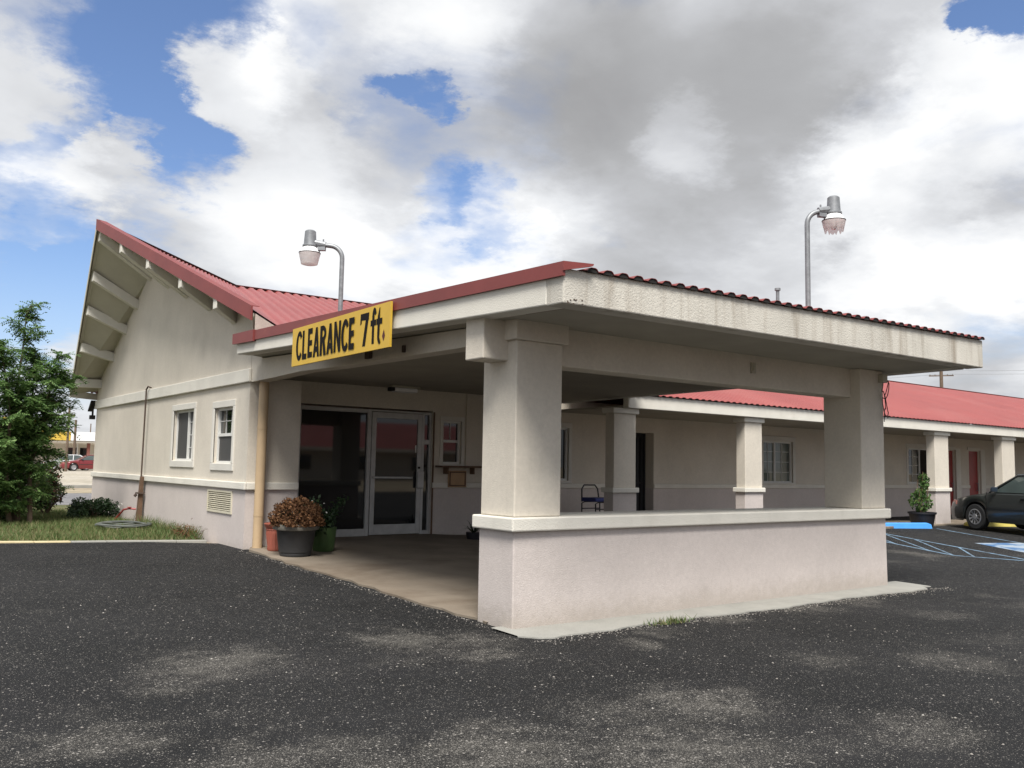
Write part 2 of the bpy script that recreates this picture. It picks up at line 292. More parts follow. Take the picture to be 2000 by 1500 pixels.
# ------------------------------------------------------------------ mesh helpers
class B:
    def __init__(s): s.v = []; s.f = []
    def add(s, vs, fs):
        n = len(s.v); s.v += [tuple(p) for p in vs]; s.f += [tuple(i+n for i in f) for f in fs]; return s
    def box(s, x0, x1, y0, y1, z0, z1):
        x0, x1 = sorted((x0, x1)); y0, y1 = sorted((y0, y1)); z0, z1 = sorted((z0, z1))
        return s.add([(x0, y0, z0), (x1, y0, z0), (x1, y1, z0), (x0, y1, z0), (x0, y0, z1), (x1, y0, z1), (x1, y1, z1), (x0, y1, z1)],
                     [(3, 2, 1, 0), (4, 5, 6, 7), (0, 1, 5, 4), (1, 2, 6, 5), (2, 3, 7, 6), (3, 0, 4, 7)])
    def hexa(s, bot, top):      # 4 + 4 corners
        return s.add(list(bot)+list(top), [(3, 2, 1, 0), (4, 5, 6, 7), (0, 1, 5, 4), (1, 2, 6, 5), (2, 3, 7, 6), (3, 0, 4, 7)])
    def quad(s, a, b, c, d): return s.add([a, b, c, d], [(0, 1, 2, 3)])
    def prism(s, pts, vec):     # extrude a planar polygon
        n = len(pts); q = [tuple(Vector(p)+Vector(vec)) for p in pts]
        return s.add(list(pts)+q, [tuple(range(n))[::-1], tuple(range(n, 2*n))]+[(i, (i+1) % n, n+(i+1) % n, n+i) for i in range(n)])
    def tube(s, path, r, n=10, cap=True):
        P = [Vector(p) for p in path]; rs = r if isinstance(r, (list, tuple)) else [r]*len(P)
        vs = []; fs = []; up = None
        for i, p in enumerate(P):
            d = (P[min(i+1, len(P)-1)]-P[max(i-1, 0)]).normalized()
            if up is None: up = d.orthogonal().normalized()
            up = (up - d*up.dot(d));
            up = up.normalized() if up.length > 1e-6 else d.orthogonal().normalized()
            sd = d.cross(up)
            for k in range(n):
                a = 2*math.pi*k/n; vs.append(p+(up*math.cos(a)+sd*math.sin(a))*rs[i])
        for i in range(len(P)-1):
            for k in range(n):
                k2 = (k+1) % n; fs.append((i*n+k, i*n+k2, (i+1)*n+k2, (i+1)*n+k))
        if cap: fs += [tuple(range(n))[::-1], tuple(range((len(P)-1)*n, len(P)*n))]
        return s.add(vs, fs)
    def lathe(s, prof, c=(0, 0, 0), n=24, axis='Z', flute=0.):
        vs = []; fs = []
        for r, z in prof:
            for k in range(n):
                a = 2*math.pi*k/n; rr = r*(1+flute*(1 if k % 2 else -1))
                x, y = rr*math.cos(a), rr*math.sin(a)
                vs.append((c[0]+x, c[1]+y, c[2]+z) if axis == 'Z' else (c[0]+x, c[1]+z, c[2]+y) if axis == 'Y' else (c[0]+z, c[1]+x, c[2]+y))
        for i in range(len(prof)-1):
            for k in range(n):
                k2 = (k+1) % n; fs.append((i*n+k, i*n+k2, (i+1)*n+k2, (i+1)*n+k))
        return s.add(vs, fs)
    def obj(s, name, m, parent=None, bevel=0., smooth=False, loc=None):
        me = bpy.data.meshes.new(name); me.from_pydata(s.v, [], s.f)
        bm = bmesh.new(); bm.from_mesh(me); bmesh.ops.recalc_face_normals(bm, faces=bm.faces); bm.to_mesh(me); bm.free()
        if smooth:
            me.polygons.foreach_set('use_smooth', [True]*len(me.polygons)); me.set_sharp_from_angle(angle=R(40))
        o = bpy.data.objects.new(name, me); COL.objects.link(o); me.materials.append(M[m] if isinstance(m, str) else m)
        if bevel:
            b = o.modifiers.new('bevel', 'BEVEL'); b.width = bevel; b.segments = 2; b.limit_method = 'ANGLE'; b.angle_limit = R(50)
        if parent:
            o.parent = parent
            if parent.get('_w'): o.matrix_parent_inverse = Matrix.Translation(parent.location).inverted()
        if loc: o.location = loc
        return o
def tag(o, label, cat, group=None):
    o['label'] = label; o['category'] = cat
    if group: o['group'] = group
    return o
def thing(name, label, cat, loc=(0, 0, 0), group=None, world=True, rz=0):
    """Empty at the base; world=True: the parts are given in world coordinates"""
    o = bpy.data.objects.new(name, None); COL.objects.link(o); o.location = loc; o.rotation_euler = (0, 0, rz); o.empty_display_size = .2
    if world: o['_w'] = 1
    return tag(o, label, cat, group)
def struct(o, kind='structure'): o['kind'] = kind; return o
def copy_thing(root, loc, rz, label):
    r = root.copy(); COL.objects.link(r); r.location = loc; r.rotation_euler = (0, 0, rz); r['label'] = label
    for ch in root.children:
        c = ch.copy(); COL.objects.link(c); c.parent = r
        for g in ch.children:
            d = g.copy(); COL.objects.link(d); d.parent = c
    return r
def fast_mesh(name, verts, nper, m, parent=None):
    """many separate small polygons of nper corners each"""
    n = len(verts); me = bpy.data.meshes.new(name); me.vertices.add(n); me.vertices.foreach_set('co', np.asarray(verts, np.float32).ravel())
    k = n//nper; me.loops.add(n); me.loops.foreach_set('vertex_index', np.arange(n, dtype=np.int32))
    me.polygons.add(k); me.polygons.foreach_set('loop_start', np.arange(0, n, nper, dtype=np.int32)); me.polygons.foreach_set('loop_total', np.full(k, nper, np.int32))
    me.update(calc_edges=True); me.validate()
    o = bpy.data.objects.new(name, me); COL.objects.link(o); me.materials.append(M[m])
    if parent:
        o.parent = parent
        if parent.get('_w'): o.matrix_parent_inverse = Matrix.Translation(parent.location).inverted()
    return o

# ------------------------------------------------------------------ ground
def gz(x, y):
    t = min(max((y-6.8)/6.7, 0), 1)
    return .15*t + .0045*min(max(x-12, 0), 14)*t + .004*min(max(y-13.5, 0), 60)
def grid(name, xs, ys, m, dz=0., zf=gz):
    b = B(); nx = len(xs); b.v = [(x, y, zf(x, y)+dz) for y in ys for x in xs]
    b.f = [(j*nx+i, j*nx+i+1, (j+1)*nx+i+1, (j+1)*nx+i) for j in range(len(ys)-1) for i in range(nx-1)]
    return b.obj(name, m)
def ticks(a, b, st, extra=()): return sorted(set([round(v, 3) for v in np.arange(a, b, st)]+[b]+[e for e in extra if a < e < b]))
far = [-1600, -700, -300, -140]; KX = (12, 26); KY = (6.8, 13.5, 73.5)
struct(grid('ground', far+ticks(-70, 70, 5, KX)+[140, 300, 700, 1600], [-1600, -600, -200]+ticks(-80, 100, 5, KY)+[160, 300, 700, 2200], 'desert', -.03))
def kerb_y(x): return 16.72-.33*x if x < 5 else 15.07
xs = ticks(-16, 62, 1, KX)
b = B()
ysn = lambda x: ticks(-14, 6.8, 1.3)+ticks(7.0, 13.5, .5)
rows = ysn(0); nx = len(xs)
b.v = [(x, y, gz(x, y)) for y in rows for x in xs] + [(x, kerb_y(x)-.02 if x < 5 else 14.6, gz(x, 15)) for x in xs]
nr = len(rows)+1
b.f = [(j*nx+i, j*nx+i+1, (j+1)*nx+i+1, (j+1)*nx+i) for j in range(nr-1) for i in range(nx-1)]
struct(b.obj('parking_lot', 'asphalt'))
# lawn strip beside the gable wall, its kerb, the street and the gravel lot beyond
b = B(); lx = ticks(-16, 4.97, 1); k = len(lx)
b.v = [(x, kerb_y(x)+.05, gz(x, kerb_y(x))+.012) for x in lx]+[(x, 24.6, gz(x, 24.6)+.012) for x in lx]
b.f = [(i, i+1, k+i+1, k+i) for i in range(k-1)]
struct(b.obj('lawn', 'turf'))
b = B(); lx = ticks(-16, 4.95, .5)
for x0, x1 in zip(lx[:-1], lx[1:]):
    if x0 == 3.0: struct(b.obj('kerb', 'kerb', bevel=.012)); b = B()
    y0, y1 = kerb_y(x0), kerb_y(x1); z0, z1 = gz(x0, y0)+.022+random.uniform(-.008, .006), gz(x1, y1)+.022
    b.hexa([(x0, y0-.06, z0-.2), (x1-.004, y1-.06, z1-.2), (x1-.004, y1+.07, z1-.2), (x0, y0+.07, z0-.2)], [(x0, y0-.06, z0), (x1-.004, y1-.06, z1), (x1-.004, y1+.07, z1), (x0, y0+.07, z0)])
struct(b.obj('kerb', 'apron', bevel=.012))
struct(grid('verge', ticks(-60, 60, 5, KX), ticks(24.62, 27.4, 1), 'turf', -.012))
struct(grid('street', ticks(-80, 80, 5, KX), ticks(27.4, 35.5, 2), 'street', -.008))
struct(grid('far_verge', ticks(-80, 80, 5, KX), ticks(35.5, 40.8, 2), 'desert', -.004))
struct(grid('gravel_lot', ticks(-80, 90, 5, KX), ticks(41.0, 100, 3, KY), 'gravel', .0))
b = B().box(-60, 60, 40.82, 40.98, .2, .38); struct(b.obj('far_kerb', 'apron', bevel=.01))

# porch slab with a raised landing at the door, and the apron strip under the low wall
def slab_z(x, y):
    g = gz(x, y)+.022
    ly = min(max((y-12.7)/1.3, 0), 1); lx_ = 1-min(max((x-8.95)/.7, 0), 1)
    return g+(.2-g)*ly*lx_ - .014*ly*(1-lx_)
b = B(); sx = ticks(5.0, 11.35, .25); sy = [6.98]+ticks(7.2, 14.5, .3)
k = len(sx); b.v = [(x+((.03*math.sin(y*9)+.02*math.sin(y*23)-.02 if y < 13.3 else .12) if i == 0 else 0), y, slab_z(x, y)) for y in sy for i, x in enumerate(sx)]
b.f = [(j*k+i, j*k+i+1, (j+1)*k+i+1, (j+1)*k+i) for j in range(len(sy)-1) for i in range(k-1)]
n0 = len(b.v); b.v += [(b.v[j*k][0], sy[j], gz(5, sy[j])-.05) for j in range(len(sy))]
b.f += [(j*k, (j+1)*k, n0+j+1, n0+j) for j in range(len(sy)-1)]
struct(b.obj('porch_slab', 'concrete'))
b = B(); ap = [(4.98, 6.34), (4.78, 6.20)]
def ap_y(x): return 6.17+.03*math.sin(x*2.1)+.018*math.sin(x*7.3)+.012*math.sin(x*17)
ax = ticks(4.86, 11.72, .12); k = len(ax)
b.v = [(x, ap_y(x)+(.12 if x > 11.5 else 0)+(.2*max(0, 5.02-x)/.16), .012) for x in ax]+[(x, 6.75, .022) for x in ax]
b.f = [(i, i+1, k+i+1, k+i) for i in range(k-1)]
n0 = len(b.v); b.v += [(p[0], p[1]-.006, -.02) for p in b.v[:k]]; b.f += [(i, i+1, n0+i+1, n0+i) for i in range(k-1)]
struct(b.obj('apron', 'apron'))
# sidewalk of the room wing
b = B().box(11.6, 50, 12.02, 14.6, -.1, .2); struct(b.obj('sidewalk', 'concrete', bevel=.015))

# parking paint (sheets 4 mm proud of the asphalt)
b = B()
def line(p, q, wd=.075, n=8):
    p = Vector((*p, 0)); q = Vector((*q, 0)); nrm = (q-p).normalized().cross(Vector((0, 0, 1)))*wd/2
    for i in range(n):
        a = p.lerp(q, i/n); c = p.lerp(q, (i+1)/n)
        b.quad(*[(v.x, v.y, gz(v.x, v.y)+.005) for v in (a-nrm, c-nrm, c+nrm, a+nrm)])
line((22.0, 11.55), (20.2, 8.6)); line((19.9, 13.0-.4), (16.8, 7.05)); line((17.6, 10.7), (16.2, 8.2)); line((16.2, 8.2), (16.8, 7.05), .09)
e2 = lambda t_: tuple(Vector((19.9, 12.6)).lerp(Vector((16.8, 7.05)), t_)); e3 = lambda t_: tuple(Vector((17.6, 10.7)).lerp(Vector((16.2, 8.2)), t_))
for p_, q_ in ((e2(.22), e3(.75)), (e2(.42), e3(1.0)), (e2(.02), e3(.35)), (e2(.66), (16.35, 7.9))): line(p_, q_, .04, 6)
struct(b.obj('parking_lines', 'paintline'))
b = B(); q = [(19.15, 9.25), (20.35, 8.85), (19.55, 6.9), (18.0, 7.5)]
b.quad(*[(x, y, gz(x, y)+.006) for x, y in q]); struct(b.obj('parking_symbol', 'symbol'))

# ------------------------------------------------------------------ wall helpers
def map_x(X): return lambda u, v, d: (X+d, u, v)      # wall facing -X; u = Y
def map_y(Y): return lambda u, v, d: (u, Y+d, v)      # wall facing -Y; u = X
def fbox(b, f, u0, u1, v0, v1, d0, d1):
    p = [f(u, v, d) for u, v, d in ((u0, v0, d0), (u1, v0, d0), (u1, v0, d1), (u0, v0, d1), (u0, v1, d0), (u1, v1, d0), (u1, v1, d1), (u0, v1, d1))]
    return b.hexa(p[:4], p[4:])
def wall(b, f, u0, u1, v0, v1, holes, th=.2):
    us = sorted({u0, u1, *[h for o in holes for h in o[:2] if u0 < h < u1]}); vs = sorted({v0, v1, *[h for o in holes for h in o[2:] if v0 < h < v1]})
    inside = lambda u, v: any(o[0] < u < o[1] and o[2] < v < o[3] for o in holes)
    P = {}
    def pt(u, v, d):
        key = (u, v, d)
        if key not in P: P[key] = len(b.v); b.v.append(f(u, v, d))
        return P[key]
    for i in range(len(us)-1):
        for j in range(len(vs)-1):
            a, c, e_, g = us[i], us[i+1], vs[j], vs[j+1]
            if inside((a+c)/2, (e_+g)/2):
                continue
            b.f.append((pt(a, e_, 0), pt(c, e_, 0), pt(c, g, 0), pt(a, g, 0)))
            b.f.append((pt(a, e_, th), pt(c, e_, th), pt(c, g, th), pt(a, g, th)))
            if j == 0: b.f.append((pt(a, e_, 0), pt(c, e_, 0), pt(c, e_, th), pt(a, e_, th)))
            if j == len(vs)-2: b.f.append((pt(a, g, 0), pt(c, g, 0), pt(c, g, th), pt(a, g, th)))
    for o in holes:
        x0, x1 = max(o[0], u0), min(o[1], u1); y0, y1 = max(o[2], v0), min(o[3], v1)
        if x0 >= x1 or y0 >= y1: continue
        for (a, c) in (((x0, y0), (x0, y1)), ((x1, y0), (x1, y1))):
            b.f.append((pt(*a, 0), pt(*c, 0), pt(*c, th), pt(*a, th)))
        for yy in ((y0, y1) if True else ()):
            if (yy == v0 and o[2] < v0) or (yy == v1 and o[3] > v1): continue
            b.f.append((pt(x0, yy, 0), pt(x1, yy, 0), pt(x1, yy, th), pt(x0, yy, th)))
    ends = [((u0, v0), (u0, v1)), ((u1, v0), (u1, v1))]
    for a, c in ends: b.f.append((pt(*a, 0), pt(*c, 0), pt(*c, th), pt(*a, th)))
    return b
def window(parent, f, u0, u1, v0, v1, mull=(), rails=(), munts=(), glass='glass', depth=.07, trim=.09, sill=.12, screen=None, name='window', fw_=.04):
    """frame mesh = the part; pane and trim its sub-parts"""
    b = B()
    for a in ((u0, u0+fw_, v0, v1), (u1-fw_, u1, v0, v1), (u0+fw_, u1-fw_, v0, v0+fw_), (u0+fw_, u1-fw_, v1-fw_, v1)): fbox(b, f, *a, depth-.035, depth+.03)
    for m_ in mull: fbox(b, f, m_-.022, m_+.022, v0+fw_, v1-fw_, depth-.03, depth+.03)
    for (a0, a1, v) in rails: fbox(b, f, a0, a1, v-.025, v+.025, depth-.032, depth+.03)
    for (a0, a1, c0, c1) in munts: fbox(b, f, a0, a1, c0, c1, depth-.004, depth+.006)
    w_ = b.obj(name, 'whiteframe', parent)
    fbox(B(), f, 0, 1, 0, 1, 0, 1)
    g = fbox(B(), f, u0+.01, u1-.01, v0+.01, v1-.01, depth+.008, depth+.02).obj('pane', glass); sub(g, w_)
    if screen: s_ = fbox(B(), f, *screen, depth-.012, depth-.006).obj('insect_screen', 'screen'); sub(s_, w_)
    if trim:
        b = B()
        for a in ((u0-trim, u0, v0, v1), (u1, u1+trim, v0, v1), (u0-trim, u1+trim, v1, v1+trim*1.25), (u0-trim, u1+trim, v0-sill, v0)): fbox(b, f, *a, -.022, .02)
        sub(b.obj('trim', 'wtrim', bevel=.008), w_)
    return w_
def sub(o, parent):
    o.parent = parent
    o.matrix_parent_inverse = Matrix.Identity(4)
    return o

# ------------------------------------------------------------------ corrugated metal
def corrugated(b, r0, r1, e0, e1, pitch, h=.022, th=.0, lap=0):
    """ribbed sheet between a ridge line r0-r1 and an eave line e0-e1, ribs running ridge to eave"""
    r0, r1, e0, e1 = map(Vector, (r0, r1, e0, e1))
    L = max((r1-r0).length, (e1-e0).length); n = max(1, int(L/pitch))
    nrm = (r1-r0+e1-e0).cross((e0-r0)+(e1-r1)).normalized()
    if nrm.z < 0: nrm = -nrm
    prof = [(0, 0), (.30, 0), (.45, h*.75), (.55, h), (.80, h), (.90, h*.75)]
    us = []
    for i in range(n):
        for o, z in prof: us.append(((i+o)/n, z))
    us.append((1., 0.))
    rows = []
    for s in (0, .5, 1): rows.append([r0.lerp(r1, u).lerp(e0.lerp(e1, u), s)+nrm*z for u, z in us])
    k = len(us); base = len(b.v)
    for row in rows: b.v += [tuple(p) for p in row]
    b.f += [(base+j*k+i, base+j*k+i+1, base+(j+1)*k+i+1, base+(j+1)*k+i) for j in range(2) for i in range(k-1)]
    return b

# ------------------------------------------------------------------ office with the prow gable
OFF = thing('motel_office', 'cream stucco motel office with prow gable, red metal roof and purple grey base', 'building', (5, 13.5, .15))
GX = map_x(5.0); FY = map_y(13.5); DY = map_y(14.45)
w1 = (16.19, 17.44, 1.49, 2.43); w2 = (14.18, 15.09, 1.46, 2.385)
vent = (14.06, 15.24, .655, 1.02)
b = B(); wall(b, GX, 13.5, 24.07, -.1, 1.06, [vent], .2); wall(b, FY, 5.202, 5.85, -.1, 1.06, [], .948); b.obj('lower_wall', 'dado', OFF)
b = B(); wall(b, GX, 13.5, 24.07, 1.062, 2.80, [w1, w2], .2); wall(b, FY, 5.202, 5.85, 1.062, 2.80, [], .948)
b.prism([(5.0, 13.5, 2.802), (5.0, 24.07, 2.802), (5.0, 24.07, 3.33), (5.0, 19.62, 5.55), (5.0, 13.5, 3.70)], (.2, 0, 0))
b.obj('gable_wall', 'stucco', OFF)
b = B(); b.box(5.2, 12.5, 23.87, 24.07, -.1, 3.2); b.box(12.3, 12.5, 14.66, 23.86, -.1, 3.3); b.obj('rear_wall', 'stucco', OFF)
b = B(); fbox(b, GX, 13.457, 24.11, 1.06, 1.175, -.045, 0.0); fbox(b, FY, 5.0, 5.85, 1.06, 1.175, -.043, 0.0); b.obj('lower_band', 'trim', OFF, bevel=.012)
b = B(); fbox(b, GX, 13.46, 24.12, 2.735, 2.945, -.05, 0.0); b.obj('upper_band', 'trim', OFF, bevel=.012)
m_ = 16.72
window(OFF, GX, *w1, mull=(m_+.02,), munts=[(16.40, 16.412, 1.5, 2.42), (16.56, 16.572, 1.5, 2.42)]+[(16.2, m_, 1.49+.235*i, 1.502+.235*i) for i in (1, 2, 3)], screen=(m_+.05, 17.40, 1.53, 2.39), depth=.09)
window(OFF, GX, *w2, rails=[(14.18, 15.09, 1.935)], munts=[(14.5, 14.512, 1.96, 2.36), (14.77, 14.782, 1.96, 2.36), (14.2, 15.07, 2.16, 2.172)], screen=(14.24, 15.03, 1.5, 1.91), depth=.09)
b = B()
for a in ((14.06, 14.09, .655, 1.02), (15.21, 15.24, .655, 1.02), (14.09, 15.21, .99, 1.02), (14.09, 15.21, .655, .69)): fbox(b, GX, *a, -.02, .06)
lv = b.obj('louver_vent', 'louver', OFF)
b = B()
for i in range(9):
    z = .70+i*.0325; b.add([(4.985, 14.09, z), (4.985, 15.21, z), (5.05, 15.21, z+.03), (5.05, 14.09, z+.03), (4.985, 14.09, z+.008), (4.985, 15.21, z+.008), (5.05, 15.21, z+.038), (5.05, 14.09, z+.038)], [(0, 1, 2, 3), (4, 5, 6, 7), (0, 1, 5, 4)])
sub(b.obj('slat', 'louver'), lv)
sub(B().box(5.07, 5.08, 14.06, 15.24, .655, 1.02).obj('vent_back', 'dark'), lv)
# door wall (storefront wall) and the office part of the long wall
ow = (9.18, 9.60, 1.52, 2.35)
st = (6.24, 8.95, .0, 2.52)
for a in ((5.85, 6.24), (8.95, 10.6)): wall(B_ := B(), DY, *a, -.1, 1.06, [], .2); B_.obj('porch_dado', 'dado', OFF)
b = B(); wall(b, DY, 5.85, 10.6, 1.062, 2.98, [st, ow], .2); b.box(9.70, 10.3, 14.42, 14.447, 1.18, 2.9); b.obj('porch_wall', 'stucco', OFF)
b = B(); fbox(b, DY, 8.96, 9.30, 1.06, 1.165, -.03, 0); fbox(b, DY, 9.73, 10.6, 1.06, 1.165, -.03, 0); b.obj('porch_band', 'trim', OFF, bevel=.01)
window(OFF, DY, *ow, rails=[(9.18, 9.60, 1.96)], munts=[(9.384, 9.396, 1.99, 2.31)], depth=.08, trim=.07, sill=.05)
b = B(); fbox(b, DY, 9.02, 10.03, 1.455, 1.49, -.26, 0); fbox(b, DY, 9.2, 9.23, 1.33, 1.455, -.16, 0); fbox(b, DY, 9.8, 9.83, 1.33, 1.455, -.16, 0); b.obj('service_shelf', 'wood', OFF, bevel=.004)
b = B(); fbox(b, DY, 9.31, 9.72, 1.08, 1.395, -.035, 0); sp = b.obj('service_hatch', 'ply', OFF, bevel=.004)
b = B()
for a in ((9.33, 9.35, 1.10, 1.375), (9.68, 9.70, 1.10, 1.375), (9.35, 9.68, 1.355, 1.375), (9.35, 9.68, 1.10, 1.12)): fbox(b, DY, *a, -.045, -.034)
sub(b.obj('hatch_frame', 'wood'), sp)
# storefront: fixed glass, glazed door, side light
b = B(); D0, D1 = .04, .14
for a in ((6.24, 6.30, .2, 2.49), (7.585, 7.66, .2, 2.49), (8.735, 8.79, .2, 2.49), (8.90, 8.95, .2, 2.49), (6.30, 7.585, .2, .33), (6.30, 7.585, 2.42, 2.49), (7.66, 8.735, 2.455, 2.49), (8.79, 8.90, .2, .27), (8.79, 8.90, 2.44, 2.49), (8.79, 8.90, 1.88, 1.97)): fbox(b, DY, *a, D0, D1)
stf = b.obj('storefront_frame', 'alu', OFF, bevel=.004)
sub(fbox(B(), DY, 6.29, 7.595, .32, 2.43, .085, .095).obj('fixed_pane', 'glass'), stf)
sub(fbox(B(), DY, 8.78, 8.91, .26, 2.45, .085, .095).obj('side_pane', 'glass'), stf)
b = B()
for a in ((7.67, 7.76, .215, 2.445), (8.64, 8.725, .215, 2.445), (7.76, 8.64, .215, .40), (7.76, 8.64, 2.34, 2.445)): fbox(b, DY, *a, .03, .075)
dr = b.obj('entrance_door', 'alu', OFF, bevel=.004)
sub(fbox(B(), DY, 7.75, 8.65, .39, 2.35, .052, .058).obj('door_pane', 'glass'), dr)
b = B(); fbox(b, DY, 7.70, 8.52, 1.235, 1.27, -.02, .0); fbox(b, DY, 7.70, 7.73, 1.235, 1.27, 0, .03); sub(b.obj('push_bar', 'alu', bevel=.006), dr)
b = B(); fbox(b, DY, 8.62, 8.76, 1.06, 1.37, -.035, .03); sub(b.obj('door_handle', 'alu', bevel=.01), dr)
b = B(); b.lathe([(.0, -.008), (.022, -.008), (.022, .03)], (8.68, 14.475, 1.44), 14, 'Y'); sub(b.obj('lock_cylinder', 'black'), dr)
sub(fbox(B(), DY, 8.60, 8.625, 1.72, 1.86, .046, .051).obj('sticker', 'whiteframe'), dr)
fbox(B(), DY, 8.952, 8.985, .2, 2.5, -.01, .1).obj('door_casing', 'wood', OFF)
# roof: main slope, prow facet, back slope, rake flashing
T = Vector((3.87, 19.6, 6.38)); K = Vector((6.80, 19.6, 5.42)); L = Vector((4.68, 12.68, 3.735)); L2 = Vector((5.2, 12.98, 3.58)); KL = L2-K
Kr = Vector((12.6, 19.6, 5.42)); Lr = Kr+KL; 
BT = Vector((4.42, 24.3, 3.2)); BK = Vector((6.3, 24.9, 3.05)); BR = Vector((12.6, 24.9, 3.05))
b = B()
corrugated(b, K, Kr, L2, Lr, .21, .04); b.add([K, L, L2], [(0, 1, 2)]); corrugated(b, T, K, T*.985+L*.015, L, .2); corrugated(b, K, Kr, BK, BR, .2); corrugated(b, T, K, BT, BK, .2)
rf = b.obj('roof', 'red', OFF)
b = B()
for p, q in ((T, K), (K, Kr)):
    d = (q-p).normalized(); s1 = Vector((0, -.12, -.03)); s2 = Vector((0, .12, -.03)); u = Vector((0, 0, .055))
    b.add([p+u+s1, p+u, p+u+s2, q+u+s1, q+u, q+u+s2], [(0, 1, 4, 3), (1, 2, 5, 4)])
sub2 = b.obj('ridge_cap', 'redtrim'); sub(sub2, rf); sub2.matrix_parent_inverse = Matrix.Identity(4)
# rake boards (flashing) along the prow
b = B(); dz = Vector((0, 0, -.16)); out = Vector((-.03, 0, 0)); top = Vector((0, 0, .05))
b.hexa([T+dz+out, L+dz+out, L+dz, T+dz], [T+top+out, L+top+out, L+top, T+top])
b.hexa([T+top+out, L+top+out, L+top+Vector((.10, 0, .0)), T+top+Vector((.16, 0, -.02))], [T+top+out+Vector((0, 0, .012)), L+top+out+Vector((0, 0, .012)), L+top+Vector((.10, 0, .012)), T+top+Vector((.16, 0, -.008))])
sub(b.obj('rake_flashing', 'redtrim'), rf)
b = B(); b.hexa([T+dz+out*.6, BT+dz+out*.6, BT+dz, T+dz], [T+top+out*.6, BT+top*.4+out*.6, BT+top*.4, T+top]); sub(b.obj('rear_rake_board', 'gable_soffit'), rf)
# soffit of the prow: a slab under the sheet
def soff(p, wz): return Vector((p.x, p.y, p.z+wz))
b = B()
WT = Vector((5.05, 19.62, 5.52)); WL = Vector((5.05, 13.26, 3.60)); WB = Vector((5.05, 24.3, 3.20))
ts = T+Vector((.02, 0, -.13)); ls = L+Vector((.02, 0, -.10)); bs = BT+Vector((.02, 0, -.10)); k_ = Vector((0, 0, .05))
b.hexa([ts, ls, WL, WT], [ts+k_, ls+k_, WL+k_, WT+k_]); b.hexa([bs, ts, WT, WB], [bs+k_, ts+k_, WT+k_, WB+k_])
b.obj('gable_soffit', 'gable_soffit', OFF)
b = B()
b.hexa([BT+Vector((0, -.02, -.18)), (6.3, 24.6, 2.92), (6.3, 24.72, 2.92), BT+Vector((0, .12, -.18))], [BT+Vector((0, -.02, -.03)), (6.3, 24.6, 3.1), (6.3, 24.72, 3.1), BT+Vector((0, .12, -.03))])
b.obj('rear_fascia', 'trim', OFF)
# purlins carrying the overhang
def purlin(o, i, wd=.18, ht=.21):
    o = Vector(o); i = Vector(i); hy = Vector((0, wd/2, 0)); z = Vector((0, 0, -ht)); b = B()
    b.hexa([o-hy+z, o+hy+z, i+hy+z, i-hy+z], [o-hy, o+hy, i+hy, i-hy]); return b.obj('purlin', 'trim', OFF, bevel=.006)
for s in (.012, .225, .42, .65, .89):     # back slope
    a = ts.lerp(bs, s); c = WT.lerp(WB, s); purlin(a+Vector((.03, 0, 0)), c)
for s in (.205, .405, .62, .82):            # front slope
    a = ts.lerp(ls, s); c = WT.lerp(WL, s); purlin(a+Vector((-.03, 0, 0)), c)
b = B(); a, c = L+Vector((.05, .02, -.05)), L2+Vector((0, 0, -.03)); th_ = Vector((.05, .12, 0))
b.hexa([(a.x, a.y, 3.36), (c.x, c.y, 3.36), (c.x+.05, c.y+.12, 3.36), (a.x+.05, a.y+.12, 3.36)], [a, c, c+th_, a+th_]); b.obj('roof_cheek', 'stucco', OFF)
# downpipe at the corner and a small lamp at the far corner
b = B(); b.tube([(5.17, 13.36, .12), (5.17, 13.36, 2.80)], .075, 18); dp = b.obj('downpipe', 'pipe', OFF, smooth=True)
for z in (.66, 2.0): sub(B().tube([(5.17, 13.36, z), (5.17, 13.36, z+.04)], .079, 18).obj('pipe_collar', 'pipe', smooth=True), dp)
b = B(); b.box(4.86, 4.98, 24.08, 24.2, 2.48, 2.58); b.box(4.9, 4.94, 24.1, 24.14, 2.58, 2.9); b.prism([(4.85, 24.06, 2.82), (4.85, 24.36, 2.68), (4.85, 24.36, 2.71), (4.85, 24.06, 2.95)], (.12, 0, 0)); b.obj('corner_lamp', 'dark', OFF)

# ------------------------------------------------------------------ entrance canopy
CAN = thing('entrance_canopy', 'drive through entrance canopy on two stucco piers with weathered concrete fascia and low wall', 'canopy', (5, 6.6, 0))
# roof slab: fascia ring and soffit
fl, fr_ = 4.60, 11.76; yf = 5.47; yb = 13.05
C = dict(FLb=(fl, yf, 2.835), FRb=(fr_, yf+.03, 2.885), BLb=(fl, yb, 3.095), BRb=(fr_, 13.9, 2.80), FLt=(fl, yf, 3.125), FRt=(fr_, yf+.03, 3.245), BLt=(fl, yb, 3.285), BRt=(fr_, 13.9, 3.3))
V = {k_: Vector(v) for k_, v in C.items()}
th = .22
def inn(p, dx, dy): return Vector((p.x+dx, p.y+dy, p.z))
b = B(); b.hexa([V['FLb'], V['FRb'], inn(V['FRb'], 0, th), inn(V['FLb'], 0, th)], [V['FLt'], V['FRt'], inn(V['FRt'], 0, th), inn(V['FLt'], 0, th)]); b.obj('front_fascia', 'fascia', CAN, bevel=.012)
def cut(a, c, s): return V[a].lerp(V[c], s)
s0 = (th+.002)/(yb-yf)
b = B(); p = [cut('FLb', 'BLb', s0), V['BLb']]; q = [cut('FLt', 'BLt', s0), V['BLt']]
b.hexa([p[0], inn(p[0], th, 0), inn(p[1], th, 0), p[1]], [q[0], inn(q[0], th, 0), inn(q[1], th, 0), q[1]]); b.obj('side_fascia', 'trim', CAN, bevel=.012)
b = B(); p = [cut('FRb', 'BRb', s0), V['BRb']]; q = [cut('FRt', 'BRt', s0), V['BRt']]
